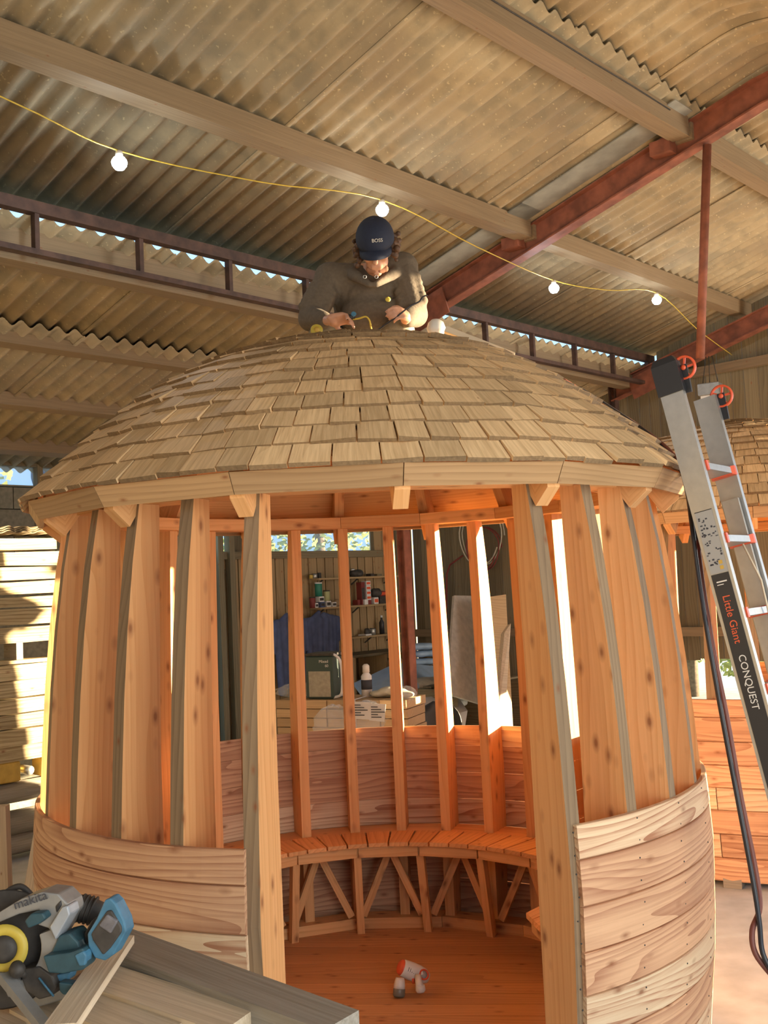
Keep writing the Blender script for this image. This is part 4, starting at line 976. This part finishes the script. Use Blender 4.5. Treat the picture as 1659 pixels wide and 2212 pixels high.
for i, (px, py, z_) in enumerate(((905, 1395, 0), (915, 1410, 0), (908, 1428, 0))):
    c = pixw(px, py+8, -5.4); pillow('folded_sheet', c, (1, .5, 0), .32, .25, .09, M_bluep, ['topmost', 'middle', 'lowest'][i]+' of the three folded pale blue sheets right of the steel column', 'sheet', 'folded blue sheets')
c = pixw(960, 1440, -5.2); pillow('cement_bag', c, (1, .3, 0), .26, .3, .10, M_paper, 'whitish paper sack beside the folded blue sheets', 'sack')
for i, (px, py, L) in enumerate(((925, 1478, .62), (950, 1500, .75), (925, 1522, .7), (1010, 1490, .55))):
    c = pixw(px, py+10, -4.7); pillow('printed_sack', c, (1, .25, 0), L, .4, .15, M_bag, ['upper long grey sack right of the steel column', 'middle long grey sack with faint lettering in the pile', 'lower grey sack in the pile behind the chair', 'grey sack at the right end of the sack pile'][i], 'sack', 'grey sacks piled behind the chair')
c = pixw(925, 1500, -4.45)
pallet = thing('pallet', B(6.2, -4.7, ZF), 'dim timber pallet stack carrying the sacks', 'pallet')
for i in range(5): board('pallet_board', B(5.6, -5.3+.28*i, .84), B(7.1, -5.3+.28*i, .84), .12, .022, M_barnb, pallet)
for uu in (5.65, 6.35, 7.05): board('pallet_block', B(uu, -5.35, .37), B(uu, -4.1, .37), .1, .9, M_barnb, pallet)
slab('white_sheet', [pixw(893, 1570, -4.0), pixw(905, 1508, -4.4), pixw(985, 1498, -4.4), pixw(1010, 1535, -4.0), pixw(1003, 1580, -3.9)], .02, M_paper, 'creased white sheet hanging down behind the black chair', 'sheet')
# black moulded chair
c = pixw(948, 1575, -3.6); t = thing('plastic_chair', Vector((c.x, c.y, ZF)), 'black plastic shell chair with rounded back behind the gazebo', 'chair')
zc = c.z-.05; cx = Vector((1, -.1, 0)).normalized(); cy = Vector((.1, 1, 0)).normalized()
rings = []
for i in range(9):
    f = i/8; z = zc-.10+.42*f; wd = .235*math.sqrt(max(.04, 1-(max(0, f-.45)/.56)**2.2)); y = .05+.05*f
    rings.append([c*1-Vector((0, 0, c.z))+cx*wd*math.sin(a)+cy*(y+.06*(1-math.cos(a))*-1)+Vector((0, 0, z)) for a in [R(-80+160*j/10) for j in range(11)]])
V = [p for r_ in rings for p in r_]; Fc = [(i*11+j, i*11+j+1, (i+1)*11+j+1, (i+1)*11+j) for i in range(8) for j in range(10)]
o = obj('backrest', V, Fc, M_blk, t, smooth=True); so = o.modifiers.new('s', 'SOLIDIFY'); so.thickness = .012
base = Vector((c.x, c.y, 0)); bbox('seat', base-cy*.18+Vector((0, 0, zc-.16)), .44, .42, .04, M_blk, t, math.atan2(cx.y, cx.x))
lathe('gas_column', [(.03, ZF+.06), (.03, zc-.16)], base-cy*.18, M_blk, t)
for a in range(5):
    d_ = Vector((math.cos(a*1.257), math.sin(a*1.257), 0)); tube('chair_foot', [base-cy*.18+Vector((0, 0, ZF+.08)), base-cy*.18+d_*.28+Vector((0, 0, ZF+.04))], .02, M_blk, t)
# leaning boards by the end wall
def lean(name, pbl, pbr, ptl, ptr, w, t_, mat, label):
    b0, b1, t0, t1 = pixw(*pbl, w), pixw(*pbr, w), pixw(*ptl, w-.35), pixw(*ptr, w-.35); n = (b1-b0).cross(t0-b0).normalized()
    return prism(name, [b0, b1, t1, t0], n*t_, mat, None, label=label, cat='board')
lean('rendered_panel', (962, 1500), (1060, 1530), (977, 1288), (1040, 1289), -3.9, .03, M_board, 'grey speckled panel leaning against the end wall behind the right studs')
lean('plywood_sheet', (1045, 1570), (1105, 1570), (1042, 1292), (1090, 1285), -3.5, .02, M_pack, 'tall brown board leaning right of the grey speckled panel')
lean('pale_post', (1063, 1575), (1082, 1575), (1082, 1370), (1096, 1350), -3.2, .05, M_pale, 'pale square post leaning in front of the brown board')
# coiled hoses on the end wall
for i, (px, py, rr0) in enumerate(((1045, 1160, .33), (1050, 1185, .25))):
    d = rayd(px, py); c = CAM+d*((U1-.09-CAM.dot(dp))/d.dot(dp))
    pts = [c+hh*math.cos(a)*rr0*(1+.05*math.sin(3*a))+Vector((0, 0, math.sin(a)*rr0*1.1))-dp*.004*j for j, a in enumerate([R(x) for x in range(0, 720, 24)])]
    tube('coiled_hose', pts, .009, [M_bag, M_darkred][i], None, n=5, spl=2, label=['larger pale hose coil hanging on the end wall', 'smaller red hose coil hanging on the end wall'][i], cat='hose')
tube('wall_pipe', [(lambda d: CAM+d*((U1-.1-CAM.dot(dp))/d.dot(dp)))(rayd(*q)) for q in ((963, 1400), (965, 1240), (972, 1220), (1000, 1200))], .012, M_darkred, None, n=6, label='thin dark red pipe bending up the end wall', cat='pipe')
# lamp box hanging on the end wall top right
d = rayd(1535, 855); c = CAM+d*((U1-.55-CAM.dot(dp))/d.dot(dp))
t = thing('flood_lamp', c, 'grey metal flood lamp hanging on thin wires near the right end wall', 'lamp')
hx = hh; bbox('lamp_housing', c, .22, .16, .13, M_gmet, t, math.atan2(hx.y, hx.x)+.2); bbox('lamp_glass', c+Vector((0, 0, -.03)), .18, .12, .03, M_paper, t, math.atan2(hx.y, hx.x)+.2)
for x in (-.08, .0, .09): tube('hanging_wire', [c+hx*x+Vector((0, 0, .13)), c+hx*(x*.4+.01)+Vector((0, 0, .42))], .005, M_dark, t, n=5)
# ---------------------------------------------------------------- left background
wst = -5.0; ordn = ['topmost', 'second from top', 'third from top', 'fourth from top', 'fifth from top', 'sixth from top', 'seventh from top', 'eighth from top', 'ninth from top', 'tenth from top', 'eleventh from top', 'twelfth from top', 'lowest']
zs = [(1163, 1187), (1192, 1222), (1224, 1252), (1256, 1282), (1288, 1311), (1315, 1347), (1354, 1386), (1424, 1432), (1434, 1467), (1469, 1503), (1507, 1537), (1540, 1570), (1573, 1606)]
zs.append((1608, 1640)); ordn.insert(12, 'second from bottom'); ordn = ordn[:13]+['lowest']
rb_ = random.Random(4)
for i, (ya, yb) in enumerate(zs):
    za = pixw(60, ya, wst).z; zb_ = pixw(60, yb, wst).z; h_ = za-zb_; ue = 1.33+rb_.uniform(-.06, .08); off = rb_.uniform(-.02, .03)
    rings = []; 
    for k_ in range(11):
        u = -3.2+(ue+3.2)*k_/10; j1, j2 = rb_.uniform(-.005, .005), rb_.uniform(-.006, .006)
        rings.append([B(u, wst+off, zb_+j1), B(u, wst+off-.24, zb_+j1), B(u, wst+off-.24, za+j2), B(u, wst+off+rb_.uniform(-.008, .002), za+j2)])
    V, Fc, G = loft(rings); obj('rough_slab', V, Fc, M_rough, None, gc=G, label='rough sawn slab in the sunlit stack at the left edge, '+ordn[i], cat='slab', group='rough slabs stacked at the left edge')
    if i < len(zs)-1:
        zn = pixw(60, zs[i+1][0], wst).z
        if zb_-zn > .012:
            for uu in (-2.6, -1.2, .1, .92): pass
zmid = [(pixw(60, 1386, wst).z, pixw(60, 1424, wst).z)]
for uu in (-1.4, .93): board('stack_bearer', B(uu, wst-.02, (zmid[0][0]+zmid[0][1])/2), B(uu, wst-.24, (zmid[0][0]+zmid[0][1])/2), .06, zmid[0][0]-zmid[0][1]-.004, M_pale, None, label='short upright spacer in the gap of the slab stack' if uu > 0 else 'short spacer in the slab stack out to the left', cat='spacer')
for uu in (-2.4, -.6, .35):
    for i in range(len(zs)-1):
        za, zn = pixw(60, zs[i][1], wst).z, pixw(60, zs[i+1][0], wst).z
        if i != 6 and za-zn > .006 and uu == .35: board('spacer_lath', B(uu, wst-.03, (za+zn)/2), B(uu, wst-.22, (za+zn)/2), .04, za-zn-.001, M_pale, None, label='thin spacer lath under the slab '+ordn[i], cat='lath', group='laths between the rough slabs')
zbm = pixw(60, 1640, wst).z
for i, (uu, h_, m_) in enumerate(((.80, .17, M_ochre), (1.22, .17, M_ochre))):
    bbox('ochre_block', B(uu, wst-.10, zbm-h_-.002), .20, .2, h_, m_, None, label=['left', 'right'][i]+' ochre painted block carrying the slab stack', cat='block')
tube('metal_roller', [B(1.0, wst-.02, zbm-.10), B(1.0, wst-.26, zbm-.10)], .04, M_steel, None, n=12, label='short shiny metal cylinder between the ochre blocks', cat='cylinder')
zt_ = zbm-.175
rk = random.Random(12)
for i in range(5):
    h_ = .19+.03*(i % 2); c = B(.95+.05*(i % 2), wst+.05*i-.1, zt_-h_*(i+.5)-.01*i)
    if c.z-h_/2 < ZF: h_ = (c.z+h_/2-ZF); c.z = ZF+h_/2
    rings = []
    for k_ in range(7):
        u = -1.6+3.0*k_/6+(rk.uniform(-.05, .05)); o_ = c-dp*c.dot(dp)+dp*(c.dot(dp)*0+u)
        rings.append([Vector((o_.x, o_.y, c.z))+hh*math.cos(a)*.2*rk.uniform(.88, 1.0)+Vector((0, 0, math.sin(a)*h_/2*rk.uniform(.86, .99))) for a in [2*PI*j/10 for j in range(10)]])
    V, Fc, G = loft(rings); obj('weathered_log', V, Fc, M_greybeam, None, gc=G, smooth=True, label=['uppermost', 'second', 'third', 'fourth', 'bottom'][i]+' weathered grey log under the slab stack at the left', cat='log', group='grey logs below the slab stack')
c0, c1 = pixz(8, 2000, .35), None
pb = pixw(12, 1930, -2.2); board('leaning_post', Vector((pb.x, pb.y, ZF)), pixw(3, 1740, -2.2), .07, .07, M_pale, None, up=(0, 1, 0), label='pale weathered post standing at the left edge beside the gazebo', cat='post')
pb = pixw(70, 1925, -3.2); board('leaning_plank', Vector((pb.x-.05, pb.y, ZF)), pixw(88, 1800, -3.3), .09, .03, M_pale, None, up=(0, 1, 0), label='pale plank leaning behind the left side of the gazebo', cat='plank')
# corrugated sheets stacked on top of the slabs
zc0 = pixw(60, 1160, wst).z
for i in range(3):
    zb_ = zc0+.032+i*.018; path = [(-4.85, zb_), (-5.4, zb_)]
    o = sheet(-3.2, 1.45+.02*i, path, .012, M_sheet, 'stored_sheet'); o.parent = None; o.location = ceil.location
    setp(o, ['lowest', 'middle', 'upper'][i]+' of the spare corrugated sheets lying on the slab stack', 'sheet', 'spare corrugated sheets')
for i, uu in enumerate((-1.0, .5)): board('bearer_beam', B(uu-2, -5.1, zc0+.008), B(uu, -5.1, zc0+.008), .1, .014, M_barnb, None, label=['thin lath below the spare sheets, out to the left', 'thin lath below the spare corrugated sheets'][i], cat='lath')
t = thing('satellite_dish', B(2.3, -6.9, 3.3), 'blue-grey dish with a dark arm seen through the left clerestory', 'dish')
lathe('dish_bowl', [(.001, 0), (.10, .01), (.2, .04), (.22, .06), (.2, .055), (.1, .02), (.001, .012)], B(2.3, -6.9, 3.36), flat('dish_blue', (.20, .26, .42), .5), t, axis=hh, n=24)
tube('dish_arm', [B(2.2, -6.8, 3.38), B(2.3, -6.75, 3.26), B(2.5, -6.75, 3.22)], .014, M_blk, t, n=6, spl=4)
# ---------------------------------------------------------------- foreground timbers and saw
ZT = 1.0
def beam(name, pts, thick, mat, label, z=ZT):
    P_ = [pixz(x, y, z) for x, y in pts]; V, Fc, G = prismv(P_, (0, 0, -thick)); 
    o = P_[0]; e = (P_[1]-P_[0]).normalized(); f = Vector((-e.y, e.x, 0)); G = [((v-o).dot(e), (v-o).dot(f), v.z) for v in V]
    return obj(name, V, Fc, mat, None, gc=G, label=label, cat='beam')
beam('grey_beam', [(262, 1998), (775, 2182), (700, 2225), (150, 2026)], .12, M_greybeam, 'large weathered grey beam, topmost right of the foreground timbers')
beam('sawn_rail', [(252, 2085), (549, 2180), (478, 2230), (195, 2132)], .07, M_pale, 'pale sawn rail with a ragged end, second from the right in the foreground', ZT-.02)
beam('sawn_rail', [(215, 2143), (395, 2208), (300, 2260), (150, 2190)], .07, M_pale, 'pale greenish rail, third from the right in the foreground', ZT-.03)
beam('sawn_rail', [(95, 2148), (225, 2212), (170, 2260), (20, 2180)], .07, M_pale, 'pinkish sawn rail beneath the saw at the bottom left', ZT-.05)
beam('sawn_rail', [(-20, 2150), (60, 2185), (40, 2260), (-60, 2220)], .07, M_pale, 'brown rail at the bottom left corner under the saw', ZT-.06)
beam('flat_board', [(110, 2060), (240, 2105), (205, 2135), (60, 2080)], .03, M_pale, 'short board behind the saw', ZT-.02)
P0, P1 = pixz(262, 2030, ZT+.03), pixz(130, 2222, ZT+.03)
board('cross_lath', P0, P1, .075, .022, M_pale, None, label='pale lath lying across the foreground rails below the saw', cat='lath')
c = pixz(300, 2200, ZT-.12); t = thing('trestle', Vector((c.x, c.y, ZF)), 'timber trestle hidden below the foreground beams', 'trestle')
board('trestle_top', pixz(120, 2110, ZT-.19), pixz(640, 2300, ZT-.19), .12, .08, M_barnb, t)
for q in (pixz(150, 2150, .84), pixz(560, 2290, .84)):
    for s in (-1, 1): board('trestle_leg', Vector((q.x, q.y, .84)), Vector((q.x+.05, q.y+s*.25, ZF)), .05, .05, M_barnb, t)
# mitre saw, built around a plane about 2.8 m from the lens
YS = -2.28
def sp(x, y, dy=0): return pix(x, y, YS+dy)
saw = thing('mitre_saw', pixz(110, 2150, ZT+.0), 'grey and teal mitre saw standing on the foreground rails at the bottom left', 'saw')
def plate(nm, pts, dy, th, mat, par=saw):
    P_ = [sp(x, y, dy) for x, y in pts]; V, Fc, G = prismv(P_, (.25*th, th, 0)); o = obj(nm, V, Fc, mat, par, gc=G)
    b = o.modifiers.new('b', 'BEVEL'); b.width = .004; b.segments = 2; b.limit_method = 'ANGLE'; return o
plate('blade_guard', [(-30, 1990), (5, 1966), (45, 1942), (90, 1927), (125, 1931), (145, 1952), (151, 1976), (119, 2031), (105, 2006), (80, 1998), (98, 1982), (84, 1966), (40, 1975), (-30, 2004)], 0, .075, M_gmet)
plate('guard_edge', [(106, 2003), (133, 1960), (146, 1956), (151, 1976), (119, 2031)], -.012, .05, flat('pale_cast_metal', (.36, .39, .43), .4, .3, .1, 20))
ctr = sp(8, 2050, .05)
lathe('blade', [(.001, -.001), (.145, -.001), (.150, 0), (.145, .001), (.001, .001)], ctr, M_dark, saw, axis=(.15, -1, .1), n=40)
lathe('yellow_ring', [(.035, 0), (.062, 0), (.062, .006), (.035, .006), (.035, 0)], sp(8, 2050, .01), M_yel, saw, axis=(.15, -1, .1), n=30)
lathe('arbor_cap', [(.001, 0), (.036, 0), (.034, .008), (.018, .014), (.001, .014)], sp(8, 2050, .01), M_dark, saw, axis=(.15, -1, .1), n=20)
arc = [(8+118*math.cos(R(a)), 2040-118*math.sin(R(a))*.98) for a in range(18, -94, -8)]+[(8+80*math.cos(R(a)), 2046-80*math.sin(R(a))) for a in range(-92, 22, 8)]
plate('lower_guard', arc, .005, .03, M_gmet)
tx = (sp(90, 1955)-sp(0, 1985)).normalized(); text('saw_lettering', 'makita', sp(32, 1965, -.004), tx, (0, 0, 1), .034, M_ink, saw, .0005)
plate('guard_slot', [(118, 1958), (131, 1944), (133, 1956), (121, 1974)], -.003, .02, M_blk)
plate('lever', [(52, 1990), (66, 1974), (92, 1972), (99, 1984), (84, 1996), (60, 2006)], -.03, .03, M_teal)
tube('motor', [sp(146, 1962, .10), sp(180, 1962, .10), sp(222, 1976, .10)], [.034, .036, .030], M_dark, saw, n=16)
tube('motor_collar', [sp(150, 1962, .10), sp(162, 1961, .10)], .039, M_blue, saw, n=16)
for i in range(4): tube('cooling_rib', [sp(172+9*i, 1961+2*i, .10), sp(175+9*i, 1962+2*i, .10)], .0385, M_dark, saw, n=16)
hf = plate('handle_frame', [(226, 1944), (238, 1940), (250, 1952), (268, 1988), (273, 2012), (246, 2062), (226, 2076), (204, 2070), (190, 2044), (188, 2018), (208, 1985)], -.01, .045, M_blue)
plate('handle_inset', [(230, 1968), (240, 1966), (262, 2002), (262, 2014), (238, 2048), (222, 2064), (200, 2032), (196, 2018)], -.014, .010, M_dark, hf)
plate('switch_panel', [(230, 1975), (254, 1990), (238, 2018), (212, 2000)], -.018, .012, flat('grey_panel', (.16, .15, .16), .5, 0, .3, 40), hf)
plate('handle_rim', [(196, 1990), (206, 1982), (190, 2018), (192, 2044), (206, 2071), (198, 2068), (184, 2048), (181, 2018)], .03, .03, M_dark, hf)
plate('gear_housing', [(126, 2022), (150, 2016), (168, 2035), (176, 2060), (166, 2082), (128, 2080), (108, 2062)], .0, .07, M_teal)
plate('trigger_handle', [(92, 2066), (150, 2058), (178, 2048), (188, 2062), (186, 2088), (178, 2096), (134, 2104), (104, 2102)], -.03, .05, M_teal)
plate('handle_pad', [(160, 2064), (180, 2054), (187, 2064), (184, 2086), (170, 2088)], -.034, .03, M_blue)
plate('turntable', [(40, 2096), (84, 2088), (112, 2108), (122, 2134), (112, 2152), (84, 2160), (56, 2142)], .0, .06, M_dark)
plate('blue_wing', [(112, 2108), (152, 2100), (146, 2120), (124, 2122)], .02, .04, M_blue)
plate('clamp_knob', [(126, 2122), (158, 2126), (166, 2138), (162, 2150), (136, 2150), (128, 2142)], -.02, .03, M_teal)
tube('blue_trim', [sp(84, 2112, -.005), sp(98, 2130, -.005), sp(116, 2152, -.005)], .003, M_blue, saw, n=6)
lathe('lock_knob', [(.001, -.02), (.016, -.016), (.021, 0), (.016, .016), (.001, .02)], sp(37, 2094, -.03), M_dark, saw, axis=(.4, -1, -.3), n=16)
tube('lock_knob_stem', [sp(38, 2096, -.02), sp(62, 2112, .02)], .010, M_dark, saw, n=8)
board('base_arm', sp(8, 2108, -.02), sp(104, 2228, -.12), .03, .022, M_gmet, saw)
plate('arm_mount', [(-10, 2100), (22, 2106), (44, 2132), (40, 2146), (10, 2136), (-12, 2112)], -.01, .05, M_gmet)
tube('saw_cord', [sp(-15, 1962, .1), sp(10, 1932, .1), sp(30, 1918, .1), sp(48, 1916, .1), sp(66, 1932, .1), sp(80, 1950, .1)], .0085, M_dark, saw, n=8, spl=4)
plate('base_plate', [(60, 2140), (150, 2120), (170, 2150), (70, 2180)], .05, .10, M_gmet)
# toy on the gazebo floor
F0 = pixz(888, 2146, ZFL)
sc_ = 1/2300*(F0.y-CAM.y)
def tp2(x, y, dy=0): return pix(x, y, F0.y+dy)
toy = thing('toy_dryer', F0, 'white and red plastic toy dryer with grey clear nozzle lying on the gazebo floor', 'toy')
ax3 = (tp2(928, 2112, .03)-tp2(868, 2088, 0)).normalized(); b0 = tp2(868, 2090, .02); L3 = 62*sc_
lathe('toy_body', [(.0385, 0), (.041, .01), (.043, .05), (.042, .09), (.037, L3*.85), (.025, L3*1.0), (.001, L3*1.06)], b0, M_white, toy, axis=ax3, n=24)
lathe('red_end', [(.001, -.018), (.026, -.017), (.034, -.010), (.0385, 0), (.0385, .002)], b0, M_red, toy, axis=ax3, n=24)
up3 = Vector((0, -1, .25)); up3 = (up3-ax3*up3.dot(ax3)).normalized(); sd3 = ax3.cross(up3)
if sd3.z < 0: sd3 = -sd3
for i in range(5): board('vent_slit', b0+ax3*(.022+.010*i)+up3*.0425+sd3*-.002, b0+ax3*(.022+.010*i)+up3*.039+sd3*(.017-.002*i), .0022, .002, M_blk, toy, up=up3)
lathe('red_ring', [(.018, 0), (.026, 0), (.026, .005), (.018, .005), (.018, 0)], b0+ax3*.105+up3*.036+sd3*.010, M_red, toy, axis=up3+sd3*.35, n=24)
lathe('emblem_disc', [(.001, 0), (.018, 0), (.018, .002), (.001, .002)], b0+ax3*.105+up3*.037+sd3*.010, M_label, toy, axis=up3+sd3*.35, n=20)
tube('toy_handle', [tp2(903, 2108, -.02), tp2(905, 2124, -.05), tp2(908, 2136, -.055)], [.015, .017, .0235], M_white, toy, n=14)
lathe('handle_end', [(.022, -.012), (.024, 0), (.024, .012), (.018, .020), (.001, .021)], tp2(908, 2134, -.055), M_white, toy, axis=(.05, -.1, -1), n=16)
tube('red_trigger', [tp2(893, 2114, -.01), tp2(893, 2124, -.01)], .007, M_red, toy, n=8)
nz = tp2(864, 2112, -.02)
lathe('nozzle', [(.020, 0), (.024, .012), (.028, .035), (.028, .05)], nz, M_white, toy, axis=(-.12, -.25, -1), n=18)
lathe('nozzle_rim', [(.0285, .048), (.0295, .05), (.030, .078), (.024, .085), (.001, .085)], nz, flat('smoky_grey', (.18, .17, .14), .35), toy, axis=(-.12, -.25, -1), n=18)

# ---------------------------------------------------------------- outdoors
def tree(x, y, h, r, seed, label, name='tree'):
    r2 = random.Random(seed); t = thing(name, (x, y, ZF-.12), label, 'tree')
    tube('trunk', [(x, y, ZF-.12), (x+.05, y, h*.5), (x, y, h*.8)], [.14, .1, .05], M_bark, t, n=8)
    V = []; Fc = []
    for i in range(2600):
        a = r2.uniform(0, 2*PI); b = math.acos(r2.uniform(-1, 1)); q = r*r2.uniform(.45, 1)
        c = Vector((x+q*math.sin(b)*math.cos(a), y+q*math.sin(b)*math.sin(a), h*.62+q*.9*math.cos(b)*(h*.45/r)))
        e1 = Vector((r2.uniform(-1, 1), r2.uniform(-1, 1), r2.uniform(-1, 1))).normalized()*.07; e2 = e1.orthogonal().normalized()*.04; k_ = len(V)
        V += [c-e1, c+e2, c+e1, c-e2]; Fc.append((k_, k_+1, k_+2, k_+3))
    obj('foliage', V, Fc, M_leaf, t, kind='stuff')
tree(*B(8.9, -9.6, 0).xy, 4.6, 1.7, 1, 'yellow-green tree outside the window above the shelves')
tree(*B(5.4, -9.2, 0).xy, 3.6, 1.2, 2, 'green tree outside beyond the left hand door post')
tree(*B(1.9, -10.4, 0).xy, 5.4, 1.9, 3, 'tree outside the clerestory at the left edge')
tree(*B(12.0, -3.0, 0).xy, 1.5, 1.3, 4, 'low bush outside the gap below the right end wall')
tree(*B(14.2, -5.6, 0).xy, 1.7, 1.3, 5, 'taller bush outside behind the second gazebo')
